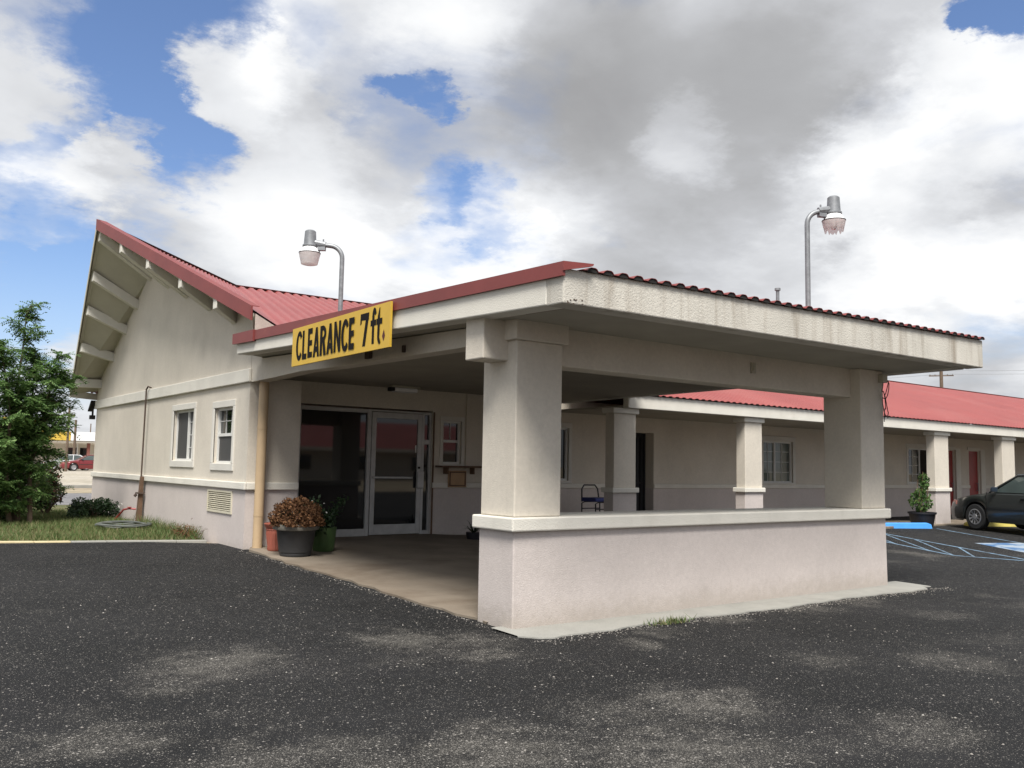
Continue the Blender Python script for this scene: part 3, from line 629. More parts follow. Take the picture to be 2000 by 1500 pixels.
b.hexa([inn(p[0], -th, 0), p[0], p[1], inn(p[1], -th, 0)], [inn(q[0], -th, 0), q[0], q[1], inn(q[1], -th, 0)]); b.obj('side_fascia', 'fascia', CAN, bevel=.012)
e_ = .008; up = Vector((0, 0, .06))
sa, sb_, sc_, sd_ = inn(V['FLb'], th+.001, th+.001)+Vector((0, 0, e_)), inn(V['FRb'], -th-.001, th+.001)+Vector((0, 0, e_)), Vector((fr_-th-.001, 14.44, 2.80)), Vector((fl+th+.001, yb, 3.10))
b = B()
N = 10
for i in range(N):
    for j in range(N):
        pp = lambda u, v: (sa.lerp(sb_, u)).lerp(sd_.lerp(sc_, u), v)
        b.quad(pp(i/N, j/N), pp((i+1)/N, j/N), pp((i+1)/N, (j+1)/N), pp(i/N, (j+1)/N))
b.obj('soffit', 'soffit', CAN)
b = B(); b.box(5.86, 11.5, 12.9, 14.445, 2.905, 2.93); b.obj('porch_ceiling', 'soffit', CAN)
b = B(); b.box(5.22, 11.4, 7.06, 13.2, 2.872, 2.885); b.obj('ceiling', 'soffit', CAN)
# metal sheet on top, with its drip edge showing at the front, and the red side flashing
b = B(); corrugated(b, (fl+.18, 13.4, 3.40), (fr_-.02, 14.0, 3.36), (fl+.18, yf-.03, 3.13), (fr_-.02, yf-.01, 3.251), .178, .029)
sheet = b.obj('roof_sheet', 'redtrim', CAN)
sm = sheet.modifiers.new('thickness', 'SOLIDIFY'); sm.thickness = .004; sm.offset = 1
b = B(); r_a, r_b = Vector((fl+.18, yf-.022, 3.126)), Vector((fr_-.02, yf-.002, 3.247)); n_ = int((r_b-r_a).length/.178)
for i in range(n_):
    for o0, h0, o1, h1 in ((.28, .004, .46, .025), (.46, .025, .55, .031), (.55, .031, .80, .031), (.80, .031, .98, .004)):
        p, q = r_a.lerp(r_b, (i+o0)/n_), r_a.lerp(r_b, (i+o1)/n_); b.quad(p-Vector((0, 0, .004)), q-Vector((0, 0, .004)), q+Vector((0, 0, h1)), p+Vector((0, 0, h0)))
b.obj('closure_strip', 'dark', CAN)['kind'] = 'stuff'
b = B(); o_ = Vector((-.03, 0, 0)); a0, a1 = Vector((fl, yf-.02, 3.075)), Vector((fl, 12.35, 3.235)); t0, t1 = Vector((fl, yf-.02, 3.165)), Vector((fl, 12.35, 3.365))
a0.z = 3.055; b.hexa([a0+o_, a1+o_, a1, a0], [t0+o_, t1+o_, t1, t0]); b.hexa([t0+o_, t1+o_, t1+Vector((.2, 0, .01)), t0+Vector((.2, 0, .0))], [t0+o_+Vector((0, 0, .008)), t1+o_+Vector((0, 0, .008)), t1+Vector((.2, 0, .018)), t0+Vector((.2, 0, .008))])
b.hexa([t0+Vector((-.03, 0, -.07)), t0+Vector((-.03, -.012, -.07)), t0+Vector((.26, -.05, .0)), t0+Vector((.26, 0, .0))], [t0+Vector((-.03, 0, .008)), t0+Vector((-.03, -.012, .008)), t0+Vector((.27, -.05, .02)), t0+Vector((.27, 0, .015))])
a2, a3 = Vector((fl, 12.28, 3.215)), Vector((fl, 13.12, 3.245)); t2, t3 = Vector((fl, 12.28, 3.38)), Vector((fl, 13.12, 3.40)); o2 = Vector((-.05, 0, 0))
b.hexa([a2+o2, a3+o2, a3, a2], [t2+o2, t3+o2, t3, t2]); b.obj('side_flashing', 'redtrim', CAN)
# beams
b = B(); b.box(4.70, 10.70, 6.74, 7.04, 2.50, 2.93); b.obj('front_beam', 'stucco', CAN, bevel=.012)
b = B(); pts = [(5.002, 7.045, 2.88), (5.002, 7.045, 2.70), (5.002, 9.0, 2.72), (5.002, 10.6, 2.74), (5.002, 11.6, 2.765), (5.002, 12.6, 2.745), (5.002, 13.49, 2.735), (5.002, 13.49, 3.16), (5.002, 13.1, 3.16), (5.002, 13.05, 3.07)]
b.prism(pts, (.22, 0, 0)); b.obj('side_beam', 'stucco', CAN)
# piers, capital, low wall with cap
def pier(x0, x1, y0, y1, cap_):
    p = B().box(x0, x1, y0, y1, 1.03, 2.69 if cap_ else 2.88).obj('pier', 'stucco', CAN, bevel=.012)
    if cap_: sub(B().box(x0-.045, x1+.04, y0-.05, y1+.03, 2.69, 2.93).obj('capital', 'stucco', bevel=.01), p)
pier(4.99, 5.55, 6.6, 7.14, True); pier(10.70, 11.25, 6.6, 7.16, False)
b = B(); b.hexa([(4.985, 6.59, -.12), (11.262, 6.59, -.12), (11.262, 7.17, -.12), (4.995, 7.165, -.12)], [(4.99, 6.6, .90), (11.25, 6.6, .90), (11.25, 7.16, .90), (4.99, 7.16, .90)]); b.obj('low_wall', 'dado', CAN, bevel=.012)
b = B(); b.box(4.935, 11.30, 6.545, 7.21, .90, 1.028); b.obj('wall_cap', 'trim', CAN, bevel=.014)
b = B(); random.seed(3)
for k in range(9):
    x = 4.62+random.random()**1.5*.22; z = 2.842+random.random()**2*.04; w2_, h2_ = random.uniform(.006, .022), random.uniform(.003, .008)
    pts = [(x+w2_*math.cos(a_)*random.uniform(.5, 1), yf-.003, z+h2_*math.sin(a_)*random.uniform(.5, 1)) for a_ in (0, 1, 2.1, 3.1, 4.2, 5.2)]; b.add(pts, [(0, 1, 2, 3, 4, 5)])
b.obj('chipped_edge', 'rust', CAN)['kind'] = 'stuff'
b = B(); b.box(8.60, 8.68, 6.715, 6.738, 2.66, 2.79); b.box(8.62, 8.66, 6.70, 6.715, 2.69, 2.76); b.obj('outlet_box', 'box', CAN, bevel=.004)
b = B(); b.box(4.93, 4.985, 7.30, 7.37, 2.66, 2.78); b.obj('conduit_cover', 'ply', CAN)
for a in ((4.96, 5.0, 9.5, 9.62, 2.76, 2.86), (4.97, 5.0, 8.7, 8.74, 2.76, 2.84)): B().box(*a).obj('conduit_bracket', 'rust', CAN)

# ------------------------------------------------------------------ room wing
WG = thing('motel_wing', 'long single storey motel room wing with red ribbed roof and stucco porch columns', 'building', (11.6, 14.45, .2))
WY = map_y(14.45); XE = 46.0
win = [(11.05, 12.345, 1.22, 2.335), (18.93, 20.17, 1.20, 2.275), (25.94, 27.45, 1.21, 2.28), (31.62, 32.9, 1.19, 2.27)]
drs = [(14.05, 14.93, .2, 2.32), (27.75, 28.80, .2, 2.30), (29.70, 30.46, .2, 2.31), (34.5, 35.5, .2, 2.3)]
b = B(); wall(b, WY, 10.602, XE, -.05, 1.055, [(d[0], d[1], -.2, 1.2) for d in drs], .42); b.obj('lower_wall', 'dado', WG)
b = B(); wall(b, WY, 10.602, XE, 1.057, 2.92, win+[(d[0], d[1], .5, d[3]) for d in drs], .42); b.obj('upper_wall', 'stucco', WG)
b = B(); edges = [10.602]+[v for d in drs for v in d[:2]]+[XE]
for i in range(0, len(edges), 2): fbox(b, WY, edges[i], edges[i+1], 1.055, 1.155, -.03, 0)
b.obj('lower_band', 'trim', WG, bevel=.01)
window(WG, WY, *win[0], mull=(11.7,), trim=.09, sill=.06)
window(WG, WY, *win[1], mull=(19.47,), munts=[(19.0, 20.1, 1.2+.268*i, 1.21+.268*i) for i in (1, 2, 3)]+[(19.78, 19.79, 1.22, 2.25), (19.2, 19.21, 1.22, 2.25)], glass='glassgreen', trim=.11, sill=.045)
window(WG, WY, *win[2], mull=(26.68,), munts=[(25.97, 26.66, 1.21+.268*i, 1.222+.268*i) for i in (1, 2, 3)]+[(26.29, 26.302, 1.23, 2.26)], trim=.11, sill=.05)
window(WG, WY, *win[3], mull=(32.2,), trim=.1, sill=.05)
def room_door(d, m1, label=None):
    dd = .07 if m1 == 'reddoor' else .30
    o = fbox(B(), WY, d[0]+.04, d[1]-.04, d[2], d[3]-.03, dd, dd+.045).obj('door', m1, WG)
    b = B()
    for a in ((d[0], d[0]+.04, d[2], d[3]), (d[1]-.04, d[1], d[2], d[3]), (d[0]+.04, d[1]-.04, d[3]-.03, d[3])): fbox(b, WY, *a, dd-.04, dd+.07)
    sub(b.obj('door_frame', 'trim' if m1 == 'reddoor' else 'steeldoor'), o)
    b = B()
    if m1 == 'reddoor': b.tube([WY(d[1]-.16, .98, dd), WY(d[1]-.16, .98, dd-.06), WY(d[1]-.16, 1.22, dd-.06), WY(d[1]-.16, 1.22, dd)], .016, 8)
    else:
        for i in range(6): fbox(b, WY, d[0]+.10+i*.125, d[0]+.13+i*.125, d[2]+.08, d[3]-.1, .27, .30)
        fbox(b, WY, d[0]+.06, d[1]-.06, 1.15, 1.19, .265, .30)
    sub(b.obj('door_handle' if m1 == 'reddoor' else 'security_bars', 'galv' if m1 == 'reddoor' else 'blacksteel'), o)
    if label: o['label'] = label
    if m1 == 'reddoor':
        b = B(); fbox(b, WY, d[1], d[1]+.30, .2, d[3]+.04, -.035, 0); fbox(b, WY, d[0]-.1, d[1], d[3], d[3]+.09, -.033, 0); sub(b.obj('door_trim', 'trim', bevel=.006), o)
room_door(drs[0], 'steeldoor', 'black barred security door'); room_door(drs[1], 'reddoor', 'red room door behind porch column'); room_door(drs[2], 'reddoor', 'red room door with steel handle'); room_door(drs[3], 'reddoor')
# porch: fascia, ceiling, columns
b = B(); b.box(11.7, XE, 11.98, 12.12, 2.635, 2.885); b.obj('porch_fascia', 'trim', WG, bevel=.008)
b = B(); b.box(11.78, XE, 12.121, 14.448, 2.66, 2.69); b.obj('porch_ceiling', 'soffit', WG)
for x in (11.45, 15.25, 19.1, 23.05, 26.85, 30.7, 34.5):
    g0 = gz(x, 12.1)-.06
    wd = .57 if x < 20 else .72 if x < 26 else .78
    c = B().box(x, x+wd, 12.10, 12.335, 1.14, 2.53).obj('column', 'stucco', WG, bevel=.01)
    sub(B().box(x-.02, x+wd+.015, 12.09, 12.345, g0, 1.045).obj('column_base', 'dado', bevel=.01), c)
    sub(B().box(x-.06, x+wd+.05, 12.05, 12.385, 1.045, 1.14).obj('base_trim', 'trim', bevel=.012), c)
    sub(B().box(x-.05, x+wd+.05, 12.06, 12.38, 2.53, 2.63).obj('capital', 'trim', bevel=.012), c)
b = B(); corrugated(b, (11.9, 19.0, 5.12), (XE, 19.0, 5.12), (11.9, 11.93, 2.895), (XE, 11.93, 2.895), .19, .02); corrugated(b, (11.9, 19.0, 5.12), (XE, 19.0, 5.12), (11.9, 26, 2.9), (XE, 26, 2.9), .4, .02)
rw = b.obj('roof', 'red', WG)
b = B(); p, q = Vector((11.9, 19, 5.16)), Vector((XE, 19, 5.16)); s1 = Vector((0, -.16, -.04)); s2 = Vector((0, .16, -.04)); b.add([p+s1, p, p+s2, q+s1, q, q+s2], [(0, 1, 4, 3), (1, 2, 5, 4)]); sub(b.obj('ridge_cap', 'redtrim'), rw)
b = B(); corrugated(b, (11.9, 12.2, 2.96), (XE, 12.2, 2.96), (11.9, 11.965, 2.888), (XE, 11.965, 2.888), .19, .014); sub(b.obj('closure_strip', 'dark'), rw)
b = B(); b.box(11.7, XE, 25.6, 25.8, -.05, 2.9); b.box(XE-.2, XE, 14.9, 25.58, -.05, 2.9); b.prism([(XE-.1, 12.2, 2.9), (XE-.1, 25.7, 2.9), (XE-.1, 19, 5.0)], (-.15, 0, 0)); b.obj('rear_wall', 'stucco', WG)

# the wing across the yard, behind the photographer (mirrored in the entrance glass)
OW = thing('motel_wing', 'second red roofed motel wing across the yard, seen only mirrored in the entrance glass', 'building', (0, -40, 0))
b = B(); b.box(-25, 55, -46, -45.8, 0, 2.9); b.obj('wall', 'stucco', OW)
b = B(); b.add([(-26, -44, 2.9), (56, -44, 2.9), (56, -50, 5.6), (-26, -50, 5.6)], [(0, 1, 2, 3)]); b.obj('roof', 'red', OW)
b = B(); b.box(-26, 56, -44.1, -43.95, 2.6, 2.9); b.obj('porch_fascia', 'trim', OW)
for i in range(12): B().box(-22+6*i, -20.4+6*i, -45.79, -45.75, .9, 2.2).obj('window', 'glass', OW)

# ------------------------------------------------------------------ clearance sign
SG = thing('clearance_sign', 'yellow board on the canopy edge reading CLEARANCE 7ft. in black hand cut letters', 'sign', (4.545, 9.5, 2.72))
sy0, sy1 = 8.22, 10.79; zb0, zb1, zt0, zt1 = 2.733, 2.722, 3.222, 3.208
b = B(); b.hexa([(4.525, sy0, zb0), (4.55, sy0, zb0), (4.55, sy1, zb1), (4.525, sy1, zb1)], [(4.525, sy0, zt0), (4.55, sy0, zt0), (4.55, sy1, zt1), (4.525, sy1, zt1)]); b.obj('board', 'yellow', SG)
def arc(cx, cy, rx, ry, a0, a1, tx, ty, n=18):
    o = [(cx+rx*math.cos(R(a0+(a1-a0)*k/n)), cy+ry*math.sin(R(a0+(a1-a0)*k/n))) for k in range(n+1)]
    q = [(cx+(rx-tx)*math.cos(R(a0+(a1-a0)*k/n)), cy+(ry-ty)*math.sin(R(a0+(a1-a0)*k/n))) for k in range(n+1)]
    return [[o[k], o[k+1], q[k+1], q[k]] for k in range(n)]
def rc(x0, x1, y0, y1): return [(x0, y0), (x1, y0), (x1, y1), (x0, y1)]
GLYPH = {   # hand cut letters in a unit box
    'C': arc(.58, .5, .58, .52, 38, 322, .34, .17),
    'L': [rc(0, .40, 0, 1), rc(.40, .95, 0, .19)],
    'E': [rc(0, .40, 0, 1), rc(.40, .98, 0, .19), rc(.40, .90, .41, .59), rc(.40, .95, .81, 1)],
    'A': [[(0, 0), (.34, 0), (.66, 1), (.36, 1)], [(.70, 0), (1.04, 0), (.68, 1), (.40, 1)], rc(.24, .82, .17, .35)],
    'R': [rc(0, .38, 0, 1)]+arc(.42, .73, .58, .27, 90, -90, .33, .15)+[rc(.36, .46, .85, 1), rc(.36, .46, .46, .61), [(.64, 0), (1.06, 0), (.76, .52), (.40, .52)]],
    'N': [rc(0, .31, 0, 1), rc(.72, 1.03, 0, 1), [(.70, 0), (1.0, 0), (.33, 1), (.03, 1)]],
    '7': [[(0, .80), (.02, 1), (1, 1), (.97, .78)], [(.30, 0), (.62, 0), (1, .94), (.62, .80)], [(0, .66), (.16, .70), (.16, .84), (0, .84)]],
    'f': [rc(.26, .66, 0, .76), rc(0, .95, .50, .66)]+arc(.64, .74, .38, .26, 180, 20, .34, .15),
    't': [[(.20, .22), (.58, .22), (.58, .74), (.20, .74)], [(.20, .74), (.58, .74), (.58, .98), (.48, .98)], rc(0, .98, .52, .68)]+arc(.60, .22, .40, .24, 180, 300, .36, .15)}
yy = lambda t: sy1+(sy0-sy1)*t        # 0 = left end of the board
def letters(word, x0, x1, z0, z1, widths=None, gap=.13):
    b = B(); n = len(word); W_ = [1.0 if c not in 'LEft' else .82 for c in word]; tot = sum(W_)+gap*(n-1); x = 0; k = 0
    for c, wd in zip(word, W_):
        j = random.uniform(-.006, .006)
        for poly in GLYPH[c]:
            k += 1; b.add([(4.5228-.00008*k, yy(x0+(x1-x0)*(x+px*wd)/tot), z0+j+(z1-z0)*pz) for px, pz in poly], [tuple(range(len(poly)))])
        x += wd+gap
    return b.obj('lettering', 'black', SG)
letters('CLEARANCE', .05, .685, 2.79, 3.155)
letters('7', .735, .815, 2.795, 3.165, gap=0)
letters('ft', .83, .935, 2.795, 3.195, gap=.02)
b = B(); yc = yy(.948); b.add([(4.5225, yc, 2.805), (4.5225, yc-.032, 2.865), (4.5225, yc-.004, 2.935), (4.5225, yc+.032, 2.865)], [(0, 1, 2, 3)]); b.obj('lettering', 'maroon', SG)
for a in ((8.6, 8.66, 2.85, 3.1), (10.3, 10.36, 2.95, 3.1)): B().box(4.55, 4.60, *a).obj('bracket', 'wood', SG)

# ------------------------------------------------------------------ yard lights on the canopy roof
def yard_light(label, loc, rz, h, arm, broken, tilt):
    t = thing('yard_light', label, 'lamp', loc, 'yard lights standing on the canopy roof', world=False, rz=rz)
    b = B(); r_ = .16; pth = [(0, 0, 0), (0, 0, h-r_)]
    for i in range(1, 8): a = i/7*R(90-tilt); pth.append((r_*(1-math.cos(a)), 0, h-r_+r_*math.sin(a)))
    ex, ez = pth[-1][0], pth[-1][2]; pth.append((ex+arm*math.cos(R(tilt)), 0, ez+arm*math.sin(R(tilt))))
    b.tube(pth, .029, 14); b.obj('pole', 'galv', t, smooth=True)
    x1, z1 = pth[-1][0], pth[-1][2]; hx = x1+.145
    b = B(); b.tube([(x1-.05, 0, z1), (hx, 0, z1+.03)], [.036, .045], 10); b.box(x1-.05, x1+.04, -.03, .03, z1-.075, z1-.03); b.tube([(x1-.02, 0, z1-.02), (x1-.02, 0, z1+.07)], .01, 6); b.tube([(x1+.03, 0, z1-.1), (x1+.03, 0, z1)], .012, 6); b.obj('clamp', 'galv', t)
    b = B(); b.lathe([(0, .18), (.05, .18), (.068, .165), (.078, .0), (.092, -.01), (.092, -.028), (.0, -.028)], (hx, 0, z1), 22); b.obj('ballast_housing', 'galv', t, smooth=True)
    b = B(); b.lathe([(.075, -.028), (.082, -.032), (.126, -.105), (.122, -.105), (.07, -.04)], (hx, 0, z1), 26); b.obj('reflector', 'lampwhite', t, smooth=True)
    b = B(); n = 40; c = (hx, 0, z1)
    rows_ = [(.130, -.108), (.132, -.118), (.113, -.20)]
    vs = [(c[0]+r*math.cos(2*math.pi*k/n), r*math.sin(2*math.pi*k/n), c[2]+z) for r, z in rows_ for k in range(n)]
    jag = [random.choice((-.245, -.225, -.255, -.215)) if broken else -.25 for _ in range(n)]
    if broken:
        for k in range(n):
            if k % 8 in (3, 4): jag[k] = -.205
    vs += [(c[0]+(.102)*math.cos(2*math.pi*k/n), (.102)*math.sin(2*math.pi*k/n), c[2]+j) for k, j in enumerate(jag)]
    b.add(vs, [(i*n+k, i*n+(k+1) % n, (i+1)*n+(k+1) % n, (i+1)*n+k) for i in range(3) for k in range(n)])
    if not broken: b.lathe([(.102, -.25), (.08, -.257), (0, -.257)], c, n)
    b.obj('lens', 'lampplastic', t, smooth=True)
    b = B(); b.lathe([(0, -.215), (.022, -.21), (.034, -.18), (.022, -.10), (.022, -.04)], c, 14); b.obj('bulb', 'lampwhite', t, smooth=True)
    b = B(); b.lathe([(.128, -.103), (.1345, -.104), (.1345, -.112), (.128, -.113)], c, 30); b.obj('lens_band', 'dark', t)
    return t
def plastic():
    m = bpy.data.materials.new('dusty_lamp_plastic'); m.use_nodes = True; m.node_tree.nodes.clear(); t = NT(m.node_tree)
    out = t.node('ShaderNodeOutputMaterial'); p = t.node('ShaderNodeBsdfPrincipled', {'Base Color': (.86, .82, .80, 1), 'Roughness': .3}); tr = t.node('ShaderNodeBsdfTranslucent', {0: (.90, .86, .84, 1)}); tp = t.node('ShaderNodeBsdfTransparent')
    a = t.node('ShaderNodeMixShader', {0: .5}); t.l.new(p.outputs[0], a.inputs[1]); t.l.new(tr.outputs[0], a.inputs[2])
    c = t.node('ShaderNodeMixShader', {0: .22}); t.l.new(a.outputs[0], c.inputs[1]); t.l.new(tp.outputs[0], c.inputs[2]); t.l.new(c.outputs[0], out.inputs[0]); return m
M['lampplastic'] = plastic()
yard_light('galvanised yard light with whole lens, its arm reaching over the clearance sign', (4.80, 10.0, 3.22), math.atan2(-.6004*-1, -.7995), .98, .12, False, 6)
yard_light('galvanised yard light with broken jagged lens above the front fascia', (8.70, 6.0, 3.2), math.atan2(-.45, .93), 1.30, .08, True, 16)

# ------------------------------------------------------------------ plants in pots
def leaves(n, cfun, size, aspect=2.2, up=.3):
    """n small pointed quads; cfun(n) -> centres"""
    c = cfun(n); d = rng.normal(size=(n, 3)); d[:, 2] += up; d /= np.linalg.norm(d, axis=1)[:, None]
    a = rng.normal(size=(n, 3)); s = np.cross(d, a); s /= np.linalg.norm(s, axis=1)[:, None]
    L_ = size*rng.uniform(.6, 1.3, (n, 1)); w_ = L_/aspect/2
    return np.stack([c-d*L_/2, c+s*w_, c+d*L_/2, c-s*w_], 1).reshape(-1, 3)
def ball(n, c, r, lo=.0, inner=.55, lump=0.):
    d = rng.normal(size=(n, 3)); d /= np.linalg.norm(d, axis=1)[:, None]; d[:, 2] = np.where(d[:, 2] < lo, -d[:, 2]*.4+lo*.0, d[:, 2])
    rad = rng.uniform(inner**3, 1, (n, 1))**(1/3)
    if lump: rad = rad*(1+lump*(np.sin(d[:, :1]*7+1)*np.cos(d[:, 1:2]*6)+.6*np.sin(d[:, 2:3]*11+d[:, :1]*9)))
    return np.array(c)+d*rad*np.array(r)
z0 = slab_z(5.3, 12.4)
P1 = thing('potted_plant', 'big charcoal pot holding a dome of dried brown flowers beside the downpipe', 'potted plant', (5.36, 12.36, z0))
cx, cy = 5.36, 12.36
b = B(); b.lathe([(0, 0), (.215, 0), (.225, .02), (.222, .05), (.235, .06), (.28, .37), (.285, .375)], (cx, cy, z0), 32); b.obj('pot', 'potdark', P1, smooth=True)
b = B(); b.lathe([(.285, .372), (.325, .378), (.335, .40), (.335, .45), (.325, .465), (.30, .465), (.29, .42), (0, .42)], (cx, cy, z0), 32); b.obj('pot_rim', 'potrim', P1, smooth=True)
fm = fast_mesh('dried_flowers', leaves(9000, lambda n: ball(n, (cx, cy, z0+.44), (.40, .40, .39), .0, .72, .13), .036, 1.25), 4, 'leafbrown', P1)
fast_mesh('dry_foliage', leaves(2200, lambda n: ball(n, (cx, cy, z0+.44), (.34, .34, .33), .0, .2), .09, 6, .8), 4, 'leafred', P1)
P2 = thing('flower_pot', 'fluted terracotta coloured pot squeezed between downpipe and charcoal pot', 'pot', (5.33, 12.98, slab_z(5.33, 12.98)))
b = B(); zz = slab_z(5.33, 12.98); b.lathe([(0, 0), (.13, 0), (.14, .02), (.135, .05), (.165, .26), (.16, .30), (.168, .31), (.165, .33)], (5.33, 12.98, zz), 44, flute=.03); b.lathe([(.165, .33), (.195, .37), (.205, .40), (.195, .41), (.18, .39), (0, .37)], (5.33, 12.98, zz), 44); b.obj('pot', 'terra', P2, smooth=True)
z3 = slab_z(5.98, 12.75); P3 = thing('potted_plant', 'green pot with trailing vine and tiny white blossoms in front of the dark storefront glass', 'potted plant', (5.98, 12.75, z3))
b = B(); b.lathe([(0, 0), (.15, 0), (.165, .04), (.19, .30), (.20, .36), (.185, .36), (.18, .32), (0, .31)], (5.98, 12.75, z3), 28); b.obj('pot', 'potgreen', P3, smooth=True)
def vine(n):
    k = rng.integers(0, 4, n); t_ = rng.uniform(0, 1, n)
    ends = np.array([(.18, -.02, .42), (-.12, -.1, .42), (.05, -.15, .22), (-.22, -.12, -.1)])[k]
    c = np.stack([ends[:, 0]*t_*1.7, ends[:, 1]*t_, ends[:, 2]*t_], 1)+rng.normal(size=(n, 3))*.045
    return np.array((5.93, 12.68, z3+.36))+c
fast_mesh('vine', leaves(900, vine, .06, 1.7), 4, 'leafdark', P3)
fast_mesh('blossoms', leaves(16, lambda n: vine(n)+np.array([.02, -.06, .03]), .03, 1.1), 4, 'petal', P3)
z4 = .1; P4 = thing('potted_plant', 'small dark spiky plant on the porch floor, half hidden by the low wall cap', 'potted plant', (9.22, 13.4, z4))
b = B(); b.lathe([(0, 0), (.11, 0), (.14, .2), (.13, .2), (0, .18)], (9.22, 13.4, z4), 20); b.obj('pot', 'tub', P4, smooth=True)
b = B()
for i in range(26):
    a = random.uniform(0, 6.28); l_ = random.uniform(.25, .42); e2 = random.uniform(.5, 1.2); p0 = Vector((9.22, 13.4, z4+.18)); d = Vector((math.cos(a)*math.cos(e2), math.sin(a)*math.cos(e2), math.sin(e2)))
    s_ = d.cross(Vector((0, 0, 1))).normalized()*.012; m1 = p0+d*l_*.55; m2 = p0+d*l_+Vector((0, 0, -.1)); b.add([p0-s_, p0+s_, m1+s_, m1-s_, m2], [(0, 1, 2, 3), (3, 2, 4)])
b.obj('fronds', 'leafdark', P4)
z5 = gz(24, 12.9)+.03; P5 = thing('potted_plant', 'leafy green shrub in a wide black plastic tub behind the blue wheel stop', 'potted plant', (22.25, 12.0, gz(22.25, 12)))
cx, cy, zz = 22.25, 12.05, gz(22.25, 12)
b = B(); b.lathe([(0, 0), (.25, 0), (.26, .03), (.315, .32), (.345, .33), (.345, .375), (.315, .375), (.30, .32), (0, .31)], (cx, cy, zz), 32); b.obj('tub', 'tub', P5, smooth=True)
b = B()
for dx, dy, h_ in ((0, 0, 1.1), (.1, .05, .75), (-.14, .0, .65), (.02, -.12, .7), (-.05, .1, .9)): b.tube([(cx+dx*.3, cy+dy*.3, zz+.30), (cx+dx, cy+dy, zz+.30+h_*.5), (cx+dx*1.3+.08, cy+dy, zz+.30+h_)], [.014, .011, .006], 6)
b.obj('stems', 'wood', P5)
def shrubby(n):
    k = rng.uniform(0, 1, n)
    c = np.where((k < .72)[:, None], ball(n, (cx-.04, cy, zz+.66), (.30, .28, .30), -1, .25), ball(n, (cx+.12, cy, zz+1.14), (.13, .13, .26), -1, .3)); return c
fast_mesh('foliage', leaves(480, shrubby, .115, 2.1, .5), 4, 'leafpot', P5)

# ------------------------------------------------------------------ small things about the porch
PL = thing('porch_light', 'slim fluorescent porch light fixed on the dark porch ceiling by the door', 'lamp', (8.05, 13.9, 2.86))
b = B(); b.box(7.72, 8.30, 13.86, 14.02, 2.865, 2.904); b.obj('fixture_base', 'box', PL, bevel=.005)
b = B(); b.box(7.78, 8.24, 13.85, 14.03, 2.79, 2.865); b.obj('diffuser', 'lampwhite', PL, bevel=.02)
b = B(); b.box(7.70, 7.78, 13.87, 14.01, 2.80, 2.865); b.obj('end_cap', 'dark', PL, bevel=.005)
CB = thing('cable', 'loose black cable looped from a junction box at the top of the right pier', 'cable', (11.25, 6.58, 2.7))
b = B(); b.box(11.13, 11.25, 6.53, 6.598, 2.72, 2.83); b.obj('junction_box', 'box', CB, bevel=.006)
b = B()
for ph, w_, dx in ((0, .10, 0), (1.3, .07, .03), (2.4, .05, -.03)):
    pth = [(11.2+dx, 6.55, 2.74)]
    for i in range(1, 15): t_ = i/14; pth.append((11.2+dx+w_*math.sin(ph+t_*7.5), 6.54-.02*math.cos(t_*9+ph), 2.74-.52*t_+.05*math.sin(t_*14+ph)))
    b.tube(pth, .006, 5)
b.obj('loose_wire', 'brownwire', CB)
VP = B().tube([(12.75, 9.4, 3.2), (12.75, 9.4, 4.62)], .03, 10).tube([(12.75, 9.4, 4.62), (12.75, 9.4, 4.66)], .05, 10).obj('vent_pipe', 'galv', smooth=True)
VP.location = (0, 0, 0); tag(VP, 'thin grey vent pipe rising just behind the canopy roof edge', 'pipe')
CH = thing('chair', 'blue padded high chair with black tube frame against the porch wall', 'chair', (12.52, 13.7, .2))
def chair():
    zf = .2; x, y = 12.52, 13.7
    b = B(); b.box(x-.26, x+.26, y-.22, y+.22, zf+.61, zf+.69); b.obj('seat', 'bluevinyl', CH, bevel=.025)
    for s in (-1, 1):
        b = B(); b.tube([(x-.25, y+s*.21, zf), (x-.25, y+s*.21, zf+.57), (x-.17, y+s*.21, zf+.60), (x+.20, y+s*.21, zf+.60), (x+.25, y+s*.21, zf+.57), (x+.25, y+s*.21, zf)], .014, 8); b.obj('leg_frame', 'blacksteel', CH)
        b = B(); b.tube([(x-.25, y+s*.21, zf+.46), (x+.25, y+s*.21, zf+.46)], .011, 8); b.obj('stretcher', 'blacksteel', CH)
    b = B(); yy2 = y+.22
    b.tube([(x-.24, yy2, zf+.60), (x-.22, yy2+.03, zf+.86), (x-.15, yy2+.04, zf+.94), (x+.15, yy2+.04, zf+.94), (x+.22, yy2+.03, zf+.86), (x+.24, yy2, zf+.60)], .016, 8); b.obj('back_frame', 'blacksteel', CH)
chair()

